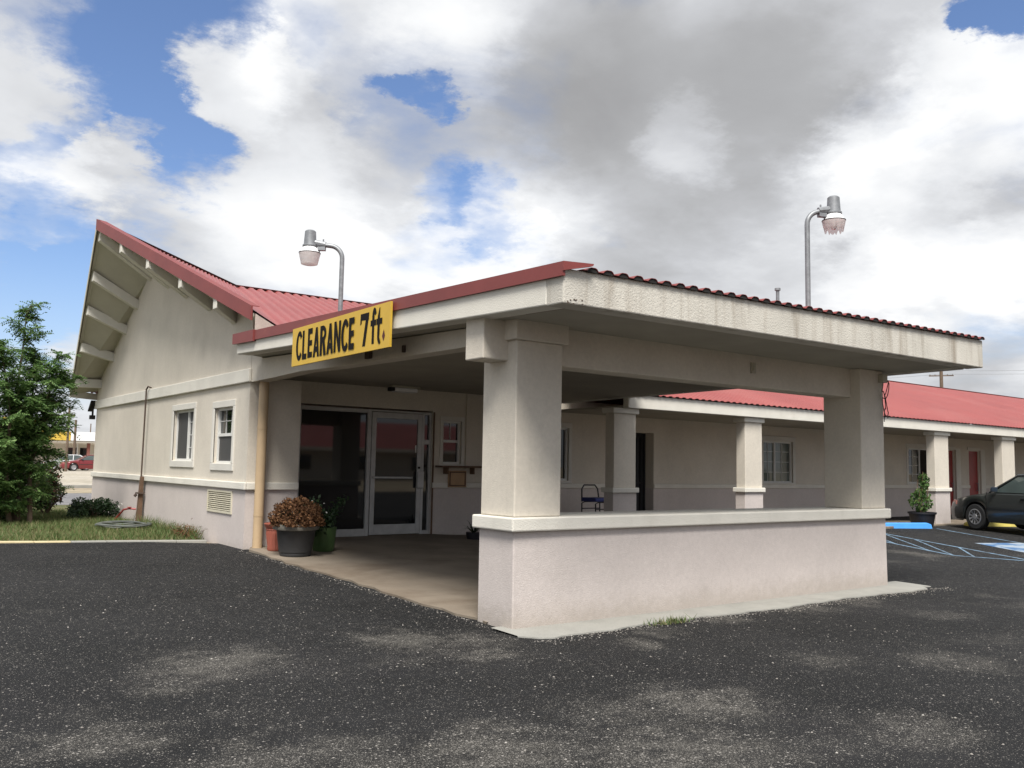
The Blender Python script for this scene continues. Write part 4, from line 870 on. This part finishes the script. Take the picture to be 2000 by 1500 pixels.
# post and conduit on the gable wall, tap, hose
ST = thing('standpipe', 'rusty thin conduit clamped to a weathered wooden post on the gable wall', 'pipe', (4.93, 19.19, .18))
b = B(); b.hexa([(4.85, 19.13, .05), (4.95, 19.13, .05), (4.95, 19.28, .05), (4.85, 19.28, .05)], [(4.89, 19.13, 1.15), (4.95, 19.13, 1.15), (4.95, 19.23, 1.15), (4.89, 19.23, 1.15)]); b.obj('post', 'wood', ST, bevel=.006)
b = B(); b.tube([(4.91, 19.2, 1.0), (4.91, 19.18, 2.94), (4.92, 19.1, 3.0), (4.96, 19.02, 2.97)], .017, 8); b.obj('conduit', 'rust', ST, smooth=True)
b = B(); b.tube([(4.86, 19.3, .75), (4.83, 19.32, .78)], .03, 8); b.box(4.83, 4.96, 19.08, 19.28, .80, .83); b.obj('clamp', 'rust', ST)
TP = B().tube([(4.98, 19.75, .46), (4.86, 19.8, .47), (4.80, 20.0, .44), (4.76, 20.25, .30), (4.72, 20.35, .22)], .018, 8).lathe([(0, 0), (.045, 0), (.045, .015), (0, .015)], (4.86, 19.8, .49), 10).obj('garden_tap', 'reddoor'); tag(TP, 'red pipe tap sticking out low beside the wooden wall post', 'tap')
b = B(); pth = []
for i in range(130):
    a = i/130*6.28*4.5; r_ = .42+.07*math.sin(i*.31); pth.append((4.35+r_*math.cos(a), 18.1+r_*1.25*math.sin(a), gz(4, 18)+.05+.05*abs(math.sin(i*.17))+.02*(i/130)))
b.tube(pth, .017, 6); HS = b.obj('garden_hose', 'hose', smooth=True); tag(HS, 'coiled grey green garden hose lying on the dry grass', 'hose')

# wheel stops
def wheel_stop(name, p, q, m, label, ht=.13, group=None):
    p = Vector(p); q = Vector(q); mid = (p+q)/2; d = (q-p).normalized(); n_ = Vector((-d.y, d.x, 0)); b = B(); hl = (q-p).length/2
    z_ = gz(mid.x, mid.y)
    prof = [(-.10, -.02), (-.07, ht*.85), (-.05, ht), (.05, ht), (.07, ht*.85), (.10, -.02)]
    st_ = []
    for s, k_ in ((-hl, .7), (-hl+.12, 1), (hl-.12, 1), (hl, .7)): st_.append([mid+d*s+n_*a+Vector((0, 0, z_+z*k_)) for a, z in prof])
    vs = [v for row in st_ for v in row]; n = 6
    b.add(vs, [(i*n+k, i*n+k+1, (i+1)*n+k+1, (i+1)*n+k) for i in range(3) for k in range(5)]+[tuple(range(n)), tuple(range(3*n, 4*n))])
    o = b.obj(name, m, bevel=.01); return tag(o, label, 'wheel stop', group)
wheel_stop('wheel_stop', (19.7, 12.55, 0), (21.95, 11.70, 0), 'blue', 'bright blue painted concrete wheel stop in front of the black tub')
wheel_stop('wheel_stop', (23.9, 11.75, 0), (25.6, 11.05, 0), 'yellowstop', 'faded yellow wheel stop lying under the nose of the dark car')
wheel_stop('wheel_stop', (26.6, 11.2, 0), (28.6, 10.4, 0), 'yellowstop', 'pale yellow wheel stop seen behind the front wheel of the dark car', .14)

# ------------------------------------------------------------------ cars
def sedan(label, loc, rz, col, detail=True, name='parked_car'):
    t = thing(name, label, 'car', loc, world=False, rz=rz)
    Lc, HW = 4.65, .86; wx = (.92, 3.62); wr = .315
    pm = paint('car_paint', col)
    def top(x):
        pts = [(0, .60), (.06, .70), (.25, .765), (.8, .86), (1.35, .935), (2.2, .945), (3.2, .96), (3.75, .985), (4.3, .97), (4.55, .93), (4.65, .80)]
        for (a, c), (e1, g) in zip(pts[:-1], pts[1:]):
            if a <= x <= e1: return c+(g-c)*(x-a)/(e1-a)
    def hw(x): 
        f = 1
        if x < .9: f = 1-.20*((.9-x)/.9)**2.2
        if x > 3.8: f = 1-.14*((x-3.8)/.85)**2.2
        return HW*f
    def bot(x):
        z = .20
        for c in wx:
            if abs(x-c) < wr+.065: z = max(z, wr+math.sqrt((wr+.065)**2-(x-c)**2)-.01)
        return z
    xs_ = sorted(set([0, .03, .06, .12]+[round(v, 3) for v in np.arange(.2, 4.6, .05)]+[4.58, 4.62, 4.65]))
    rows_ = []
    for x in xs_:
        tz, h_, bz = top(x), hw(x), bot(x)
        sec = []
        for k, (fy, fz) in enumerate(((.94, 0), (.985, .22), (1, .5), (.99, .74), (.955, .90), (.87, .975), (.60, 1.0), (.3, 1.0), (0, 1.0))):
            z = bz+(tz-bz)*fz
            if fy == .955: z = max(tz-.05, bz)
            sec.append((fy*h_, z+(.025*(1-(fy)**2) if fz == 1 else 0)))
        rows_.append([(x, -y, z) for y, z in sec]+[(x, y, z) for y, z in sec[-2::-1]])
    n = len(rows_[0]); b = B(); b.add([p for r_ in rows_ for p in r_], [(i*n+k, i*n+k+1, (i+1)*n+k+1, (i+1)*n+k) for i in range(len(rows_)-1) for k in range(n-1)]+[tuple(range(n)), tuple(range((len(rows_)-1)*n, len(rows_)*n))])
    # roof and pillars
    g = [(1.30, .76, .93), (2.02, .60, 1.355), (2.6, .61, 1.385), (3.05, .60, 1.36), (3.75, .74, .97)]
    def gp(i, s): x, y, z = g[i]; return Vector((x, s*y, z))
    for s in (-1, 1):
        for a, c, wd in ((0, 1, .035), (3, 4, .07)):
            p, q = gp(a, s), gp(c, s); b.tube([p, q], wd*.75, 6)
        b.tube([gp(1, s), gp(2, s), gp(3, s)], .035, 6); b.tube([(2.52, s*.765, .93), (2.55, s*.625, 1.37)], .035, 6)
    rv = [(2.0, .60, 1.35), (2.25, .63, 1.385), (2.65, .64, 1.40), (2.95, .62, 1.385), (3.08, .60, 1.355)]
    vs = [(x, y*f, z+.03*(1-f*f)) for x, y, z in rv for f in (-1, -.6, 0, .6, 1)]
    b.add(vs, [(i*5+k, i*5+k+1, (i+1)*5+k+1, (i+1)*5+k) for i in range(4) for k in range(4)])
    b.obj('body', pm, t, smooth=True)
    gl = B()
    for s in (-1, 1):
        e = .012*s
        gl.quad((1.42, s*.762-e, .94), (2.05, s*.622-e, 1.34), (2.52, s*.632-e, 1.365), (2.50, s*.772-e, .94)); gl.quad((2.56, s*.772-e, .94), (2.58, s*.632-e, 1.365), (3.02, s*.62-e, 1.34), (3.60, s*.755-e, .97))
    gl.quad((1.33, -.72, .945), (1.33, .72, .945), (2.0, .57, 1.345), (2.0, -.57, 1.345)); gl.quad((3.72, -.70, .975), (3.72, .70, .975), (3.06, .57, 1.35), (3.06, -.57, 1.35))
    gl.obj('window_glass', 'carglass', t)
    u = B(); u.box(.25, 4.4, -.62, .62, .22, .60); u.box(1.3, 3.3, -.78, .78, .20, .5); u.obj('underbody', 'dark', t)
    for x in wx:
        for s in (-1, 1):
            wl = B(); wl.lathe([(.19, -.095), (.29, -.095), (wr, -.07), (wr, .07), (.29, .095), (.19, .095)], (x, s*.745, wr), 32, 'Y'); wh = wl.obj('wheel', 'rubber', t, smooth=True)
            rm = B(); yo = s*.845
            rm.lathe([(.0, 0), (.055, 0), (.06, -.012*s), (.155, -.015*s), (.175, .0), (.195, -.004*s), (.197, -.03*s)], (x, yo, wr), 32, 'Y')
            r_o = rm.obj('rim', 'rimcover', smooth=True); sub(r_o, wh)
            if detail:
                sl_ = B()
                for k in range(10):
                    a = k*2*math.pi/10
                    ca, sa = math.cos(a), math.sin(a); p = lambda r, o: (x+ca*r-sa*o, yo-.008*s+.012*s, wr+sa*r+ca*o)
                    sl_.quad(p(.085, -.012), p(.165, -.026), p(.165, .026), p(.085, .012))
                sub(sl_.obj('rim_slot', 'dark'), wh)
    bp = B()
    for x0_, x1_, sg in ((-.06, .56, 1), (4.12, 4.72, -1)):
        vs = []
        st_ = [x0_+(x1_-x0_)*k/6 for k in range(7)]
        for z in (.27, .34, .50, .56):
            for s in (-1, 1):
                pass
        # wrap-round bumper: outline in plan, extruded
        if sg > 0: pl_ = [(.56, -hw(.56)-.02), (.25, -hw(.25)-.035), (.06, -hw(.06)+.05), (-.05, -.45), (-.07, 0), (-.05, .45), (.06, hw(.06)-.05), (.25, hw(.25)+.035), (.56, hw(.56)+.02)]
        else: pl_ = [(4.12, -hw(4.12)-.02), (4.42, -hw(4.42)-.03), (4.62, -hw(4.6)+.05), (4.71, -.45), (4.73, 0), (4.71, .45), (4.62, hw(4.6)-.05), (4.42, hw(4.42)+.03), (4.12, hw(4.12)+.02)]
        m = len(pl_)
        for k, (z, f) in enumerate(((.24, .94), (.30, .985), (.46, 1), (.545, .97), (.56, .9))): bp_rows = [(x, y*f, z) for x, y in pl_]; vs += [((x if f > .95 else x+.03*sg*(1-f)*8), y, z) for x, y, z in bp_rows]
        bp.add(vs, [(i*m+k, i*m+k+1, (i+1)*m+k+1, (i+1)*m+k) for i in range(4) for k in range(m-1)])
    bp.obj('bumper', 'plasticblack' if detail else pm, t, smooth=True)
    for s in (-1, 1):
        h_ = B(); h_.hexa([(.02, s*.40, .60), (.10, s*.69, .60), (.16, s*.68, .60), (.10, s*.40, .60)], [(.05, s*.40, .705), (.12, s*.69, .71), (.2, s*.66, .71), (.12, s*.40, .71)]); h_.obj('headlight', 'lens', t)
        h_ = B(); h_.hexa([(.085, s*(hw(.1)-.03), .60), (.30, s*(hw(.3)+.006), .60), (.30, s*(hw(.3)-.03), .60), (.1, s*(hw(.1)-.07), .60)], [(.10, s*(hw(.1)-.035), .70), (.28, s*(hw(.28)-.012), .70), (.28, s*(hw(.28)-.05), .70), (.12, s*(hw(.1)-.07), .70)]); h_.obj('corner_lamp', 'amber', t)
        h_ = B(); h_.box(4.55, 4.64, s*.40, s*.70, .66, .82); h_.obj('tail_light', 'amber', t)
        mr = B(); mr.hexa([(1.50, s*.80, .955), (1.60, s*.80, .945), (1.60, s*.98, .955), (1.53, s*.98, .965)], [(1.52, s*.80, 1.06), (1.61, s*.80, 1.07), (1.61, s*.97, 1.075), (1.55, s*.97, 1.06)]); mr.obj('mirror', 'mirrorpaint', t, bevel=.015)
        ml = B(); ml.box(.62, 4.1, s*(HW-.006), s*(HW+.014), .545, .585)
        for c in wx: pass
        sd = B()
        for xa, xb in ((1.32, 3.2),): sd.box(xa, xb, s*(HW-.004), s*(HW+.012), .545, .585)
        sd.obj('side_moulding', 'plasticblack', t)
        se = B()
        for xx in (1.30, 2.53, 3.32): se.box(xx, xx+.012, s*(HW-.035), s*(HW+.002), .30, .93)
        se.obj('door_seam', 'dark', t)
        dh = B(); dh.box(2.30, 2.46, s*(HW-.02), s*(HW+.018), .80, .835); dh.box(3.10, 3.26, s*(HW-.02), s*(HW+.018), .80, .835); dh.obj('door_handle', 'plasticblack', t, bevel=.006)
    return t
M['mirrorpaint'] = paint('dark_blue_mirror_paint', (.02, .03, .045))
def put_car(label, front, heading, col, detail=True):
    # car x axis runs nose -> tail; nose at `front`, nose pointing along `heading`
    return sedan(label, (front[0], front[1], gz(front[0], front[1])), R(heading)+math.pi, col, detail)
hd = 71
wc = Vector((22.75, 10.95)); hvec = Vector((math.cos(R(hd)), math.sin(R(hd)))); nvec = Vector((-hvec.y, hvec.x))
front = wc+hvec*.92-nvec*.83
put_car('dark green black sedan parked nose in beside the porch columns', front, hd, (.026, .029, .028))
put_car('dark red sedan parked across the street next to a white car', (14.95, 84.5), 178, (.16, .015, .018), False)
put_car('white sedan parked across the street behind the tree', (14.0, 88.4), 178, (.62, .63, .64), False)

# ------------------------------------------------------------------ shops and poles across the street
SH = thing('store_building', 'low shop building across the street with a yellow and white parapet', 'building', (16, 92, .4))
b = B(); b.box(4, 40, 94, 102, .3, 3.3); b.obj('wall', 'stucco', SH)
M['shopyellow'] = mat('yellow_parapet', (.58, .40, .06), .6, .05); M['shopwhite'] = mat('white_parapet', (.78, .79, .80), .6, .03); M['brick'] = mat('red_brown_brick', (.24, .09, .07), .85, .15, 4)
b = B(); b.box(4, 16.95, 91.8, 93.5, 3.15, 3.98); b.obj('yellow_parapet', 'shopyellow', SH)
b = B(); b.box(16.97, 40, 91.8, 93.5, 3.15, 3.98); b.obj('white_parapet', 'shopwhite', SH)
b = B(); b.box(4, 40, 91.9, 93.9, 2.95, 3.12); b.obj('canopy', 'stucco', SH)
for x in (17.2, 18.25): fbox(B(), map_y(94), x, x+.75, .9, 2.5, -.03, .02).obj('shop_window', 'glass', SH)
b = B(); b.box(18.55, 18.8, 92.3, 92.6, .4, 2.95); b.obj('brick_post', 'brick', SH)
b = B(); b.box(17.0, 17.12, 93.9, 93.98, .4, 2.9); b.box(17.95, 18.05, 93.9, 93.98, .4, 2.9); b.obj('door_frame', 'shopwhite', SH)
SS = thing('store_sign', 'small yellow and orange sign glimpsed through the tree above the shops', 'sign', (12.5, 92, 4.0))
b = B(); b.box(11.2, 14.2, 91.7, 91.85, 4.55, 5.15); b.obj('board', 'shopyellow', SS)
M['orange'] = mat('orange_sign', (.62, .10, .02), .5, .05)
b = B(); b.box(12.9, 14.0, 91.66, 91.69, 4.65, 5.05); b.obj('panel', 'orange', SS)
b = B(); b.box(11.6, 11.75, 91.86, 92.0, 3.9, 4.6); b.box(13.7, 13.85, 91.86, 92.0, 3.9, 4.6); b.obj('post', 'galv', SS)
def upole(label, x, y, h, r, arms, group='utility poles along the street'):
    t = thing('utility_pole', label, 'utility pole', (x, y, .4), group)
    b = B(); b.tube([(x, y, .3), (x, y, h)], [r, r*.75], 10); b.obj('pole', 'polewood', t, smooth=True)
    for z, wd, ang in arms:
        c, s = math.cos(R(ang)), math.sin(R(ang)); b = B()
        b.hexa([(x-c*wd-s*.06, y-s*wd+c*.06, z-.07), (x+c*wd-s*.06, y+s*wd+c*.06, z-.07), (x+c*wd+s*.06, y+s*wd-c*.06, z-.07), (x-c*wd+s*.06, y-s*wd-c*.06, z-.07)], [(x-c*wd-s*.06, y-s*wd+c*.06, z+.07), (x+c*wd-s*.06, y+s*wd+c*.06, z+.07), (x+c*wd+s*.06, y+s*wd-c*.06, z+.07), (x-c*wd+s*.06, y-s*wd-c*.06, z+.07)])
        cr_ = b.obj('crossarm', 'polewood', t)
        b = B()
        for f in (-.9, -.5, .5, .9): b.lathe([(0, 0), (.05, 0), (.07, .1), (.03, .2), (0, .2)], (x+c*wd*f, y+s*wd*f, z+.07), 8)
        sub(b.obj('insulator', 'galv'), cr_)
    return t
upole('brown utility pole right of the tree, above the yellow parapet', 14.55, 80, 5.75, .11, [(5.0, .5, 20)])
upole('short dark pole just right of the brown utility pole', 16.6, 88, 4.95, .13, [])
upole('thin grey pole close to the gable corner', 20.3, 100, 5.1, .07, [])
upole('brown utility pole with tilted crossarm rising behind the red wing roof', 116.5, 60, 15.2, .28, [(14.6, 1.5, -60)])
pw = Vector((116.5, 60, 15.0)); b = B()
for i, dz_ in enumerate((0, .45)):
    for sg, tgt in ((1, Vector((150, -20, 15.5))), (-1, Vector((85, 140, 14.8)))):
        st_ = pw+Vector((0, 0, dz_-.2)); pth = []
        for k in range(15): u = k/14; p = st_.lerp(tgt+Vector((0, 0, dz_)), u); p.z -= 2.0*4*u*(1-u)*.5; pth.append(p)
        b.tube(pth, .022, 4)
PWR = b.obj('power_line', 'galv'); tag(PWR, 'thin power lines hanging from the pole behind the red wing roof', 'power line')

# ------------------------------------------------------------------ tree, shrubs, grass
def locust_tree():
    t = thing('locust_tree', 'feathery green locust tree with several slim stems on the lawn', 'tree', (2.75, 20.1, .17))
    bx, by, g0 = 2.75, 20.1, .15
    tips = []; tr = B()
    stems = [(-.25, 0, -.9, .2, 4.1), (.05, .1, -.05, .1, 4.3), (.25, -.05, .50, -.15, 3.35), (-.05, -.1, -.45, -.5, 3.5), (.1, .12, .35, .55, 3.6), (-.3, .1, -1.6, .0, 3.8), (-.2, .0, -2.3, -.3, 3.5)]
    for i, (x0, y0, x1, y1, h) in enumerate(stems):
        pth = []; n = 9
        for k in range(n):
            u = k/(n-1); pth.append(Vector((bx+x0+(x1-x0)*u**1.3+.06*math.sin(u*7+i), by+y0+(y1-y0)*u**1.2+.06*math.cos(u*6+i*2), g0+h*u)))
        tr.tube(pth, [.055*(1-.88*k/(n-1)) for k in range(n)], 7)
        for k in range(2, n*6):
            u = random.uniform(.34 if i == 2 else .06, 1.0); j = min(int(u*(n-1)), n-2); p = pth[j].lerp(pth[j+1], u*(n-1)-j)
            a = random.uniform(0, 6.283); ln = (.50+.34*math.sin(3.14*min(1, u*1.05)))*random.uniform(.55, 1.15)*(1 if u < .85 else .7); el = random.uniform(.15, .95)
            q = p+Vector((math.cos(a)*math.cos(el), math.sin(a)*math.cos(el), math.sin(el)))*ln; m = p.lerp(q, .5)+Vector((0, 0, .14*ln)); q.z -= .10*ln
            tr.tube([p, m, q], [.012, .008, .004], 4, cap=False); tips.append((p, m, q, ln))
    tr.obj('trunk', 'bark', t)
    # feathery sprays: a rachis along each twig with paired leaflets lying nearly flat
    Ps = np.array([[*p, *m, *q, ln] for p, m, q, ln in tips]); reps = (13+Ps[:, 9]*26).astype(int); I = np.repeat(np.arange(len(Ps)), reps); N = len(I)
    u = rng.uniform(.1, 1.1, (N, 1)); p, m, q = Ps[I, 0:3], Ps[I, 3:6], Ps[I, 6:9]
    base = np.where(u < .5, p+(m-p)*u*2, m+(q-m)*(u-.5)*2)
    a = rng.uniform(0, 6.283, N); dr_ = np.stack([np.cos(a), np.sin(a), rng.uniform(-.95, .6, N)], 1); dr_ /= np.linalg.norm(dr_, axis=1)[:, None]
    fl_ = rng.uniform(.13, .27, (N, 1)); upv = np.stack([rng.uniform(-.8, .8, N), rng.uniform(-.8, .8, N), np.ones(N)], 1); sd = np.cross(dr_, upv); sd /= np.linalg.norm(sd, axis=1)[:, None]
    out = []
    for k in range(6):
        f = (k+.5)/6; c = base+dr_*fl_*f; c[:, 2] -= (.2*fl_*f*f)[:, 0]
        for sg in (-1, 1):
            l_ = .062*rng.uniform(.75, 1.25, (N, 1)); d2 = sd*sg+dr_*.45; d2 /= np.linalg.norm(d2, axis=1)[:, None]
            w2 = np.cross(d2, np.stack([rng.uniform(-.5, .5, N), rng.uniform(-.5, .5, N), np.ones(N)], 1)); w2 = w2/np.linalg.norm(w2, axis=1)[:, None]*l_*.26
            out.append(np.stack([c, c+d2*l_*.5+w2, c+d2*l_, c+d2*l_*.5-w2], 1))
    fast_mesh('crown', np.concatenate(out).reshape(-1, 3), 4, 'leaf', t)
locust_tree()
def shrub(name, label, c, r, n, size, m, flowers=0):
    t = thing(name, label, 'shrub', c); c = np.array(c)
    def f(k):
        lob = rng.normal(size=(14, 3))*np.array(r)*.42; lob[:, 2] = np.abs(lob[:, 2])*1.1+r[2]*.45
        i = rng.integers(0, 14, k); d = rng.normal(size=(k, 3)); d /= np.linalg.norm(d, axis=1)[:, None]; rr = rng.uniform(.2, 1, (k, 1))**.5*np.array(r)*.48
        o = c+lob[i]+d*rr; o[:, 2] = np.maximum(o[:, 2], c[2]+.03); return o
    fast_mesh('foliage', leaves(n, f, size, 1.8), 4, m, t)
    b = B()
    for k in range(9):
        a = random.uniform(0, 6.28); b.tube([c, c+np.array([math.cos(a)*r[0]*.5, math.sin(a)*r[1]*.5, r[2]*random.uniform(.7, 1.2)])], [.018, .005], 5)
    b.obj('stems', 'bark', t)
    if flowers: fast_mesh('blossoms', leaves(flowers, lambda k: c+np.array([.38, -.35, .32])+rng.normal(size=(k, 3))*.03, .06, 1.1), 4, 'petal', t)
shrub('shrub', 'dark shrub with reddish leaves standing behind and right of the tree', (3.75, 22.6, .17), (.62, .55, .62), 5200, .075, 'leafred')
shrub('shrub', 'low dark green shrub with a white flower against the gable wall', (4.55, 21.2, .17), (.48, .48, .30), 3600, .06, 'leafdark', 6)
shrub('shrub', 'loose dark green shrub under the tree at the photo edge', (1.6, 20.4, .17), (.8, .6, .6), 4200, .07, 'leafdark')
shrub('shrub', 'broad leafy shrub under the locust crown between the stems and the reddish shrub', (2.9, 21.3, .17), (.7, .5, .55), 4200, .06, 'leaf')
def blades(n, xf, hgt, m, name, kind='stuff'):
    xy = xf(n); z = np.array([gz(x, y) for x, y in xy])+.01; h_ = hgt*rng.uniform(.5, 1.4, n); a = rng.uniform(0, 6.283, n); ln = rng.normal(0, .45, (n, 2))*h_[:, None]
    wd = .006; c = np.stack([xy[:, 0], xy[:, 1], z], 1); s = np.stack([np.cos(a)*wd, np.sin(a)*wd, np.zeros(n)], 1); tp = c+np.stack([ln[:, 0], ln[:, 1], h_], 1)
    return fast_mesh(name, np.stack([c-s, c+s, tp], 1).reshape(-1, 3), 3, m)
def lawn_pts(n):
    out_ = []
    ctr = np.stack([rng.uniform(-2, 4.9, 260), rng.uniform(15.2, 24, 260)], 1)
    p = ctr[rng.integers(0, 260, n*3)]+rng.normal(0, .28, (n*3, 2)); u = np.stack([rng.uniform(-3, 4.95, n), rng.uniform(15, 24.3, n)], 1)
    p = np.concatenate([p, u]); ok = (p[:, 0] < 4.94) & (p[:, 1] > np.array([kerb_y(x)+.06 for x in p[:, 0]])) & (p[:, 0] > -4); p = p[ok]; rng.shuffle(p); return p[:n]
struct(blades(42000, lawn_pts, .085, 'blade', 'grass'), 'stuff')
WT_ = blades(900, lambda n: np.stack([4.86+rng.normal(0, .05, n), rng.uniform(15.3, 18.9, n)], 1), .20, 'blade', 'weeds'); struct(WT_, 'stuff')
WD = blades(150, lambda n: np.array([6.55, 6.10])+rng.normal(0, 1, (n, 2))*np.array([.13, .035]), .055, 'blade', 'weed_tuft'); tag(WD, 'small green weed tuft growing at the edge of the apron', 'weed')
dw = thing('dry_weed', 'dry reddish brown weed clump at the end of the kerb by the wall', 'weed', (4.83, 15.5, .16))
fast_mesh('dry_foliage', leaves(500, lambda n: np.array([4.80, 15.75, .24])+rng.normal(0, 1, (n, 3))*np.array([.09, .25, .07]), .07, 5, .8), 4, 'leafbrown', dw)
# loose stones on the asphalt
def pebbles(n):
    pts = []
    while len(pts) < n:
        k = random.random()
        if k < .45: x, y = random.uniform(4.85, 11.9), None; y = ap_y(x)-abs(random.gauss(0, .09))-.01
        elif k < .60: x = 4.95-abs(random.gauss(0, .06)); y = random.uniform(6.6, 13.4)
        else: x, y = random.uniform(.5, 9), random.uniform(2, 10)
        if 4.95 < x < 11.4 and y > 6.5: continue
        pts.append((x, y))
    vs = []
    tri = [(0, 1, 2), (0, 2, 3), (0, 3, 4), (0, 4, 1), (5, 2, 1), (5, 3, 2), (5, 4, 3), (5, 1, 4)]
    V_ = []; F_ = []
    for x, y in pts:
        r = random.choice((.003, .004, .005, .006, .009)); z = gz(x, y)+r*.3; a = random.uniform(0, 1.5); n0 = len(V_)
        V_ += [(x, y, z+r*.8)]+[(x+r*math.cos(a+k*1.571)*random.uniform(.7, 1.3), y+r*math.sin(a+k*1.571)*random.uniform(.7, 1.3), z) for k in range(4)]+[(x, y, z-r)]
        F_ += [tuple(i+n0 for i in f) for f in tri]
    b = B(); b.v = V_; b.f = F_; return b.obj('gravel', 'pebble')
struct(pebbles(2300), 'stuff')
for o in bpy.data.objects:
    if '_w' in o: del o['_w']
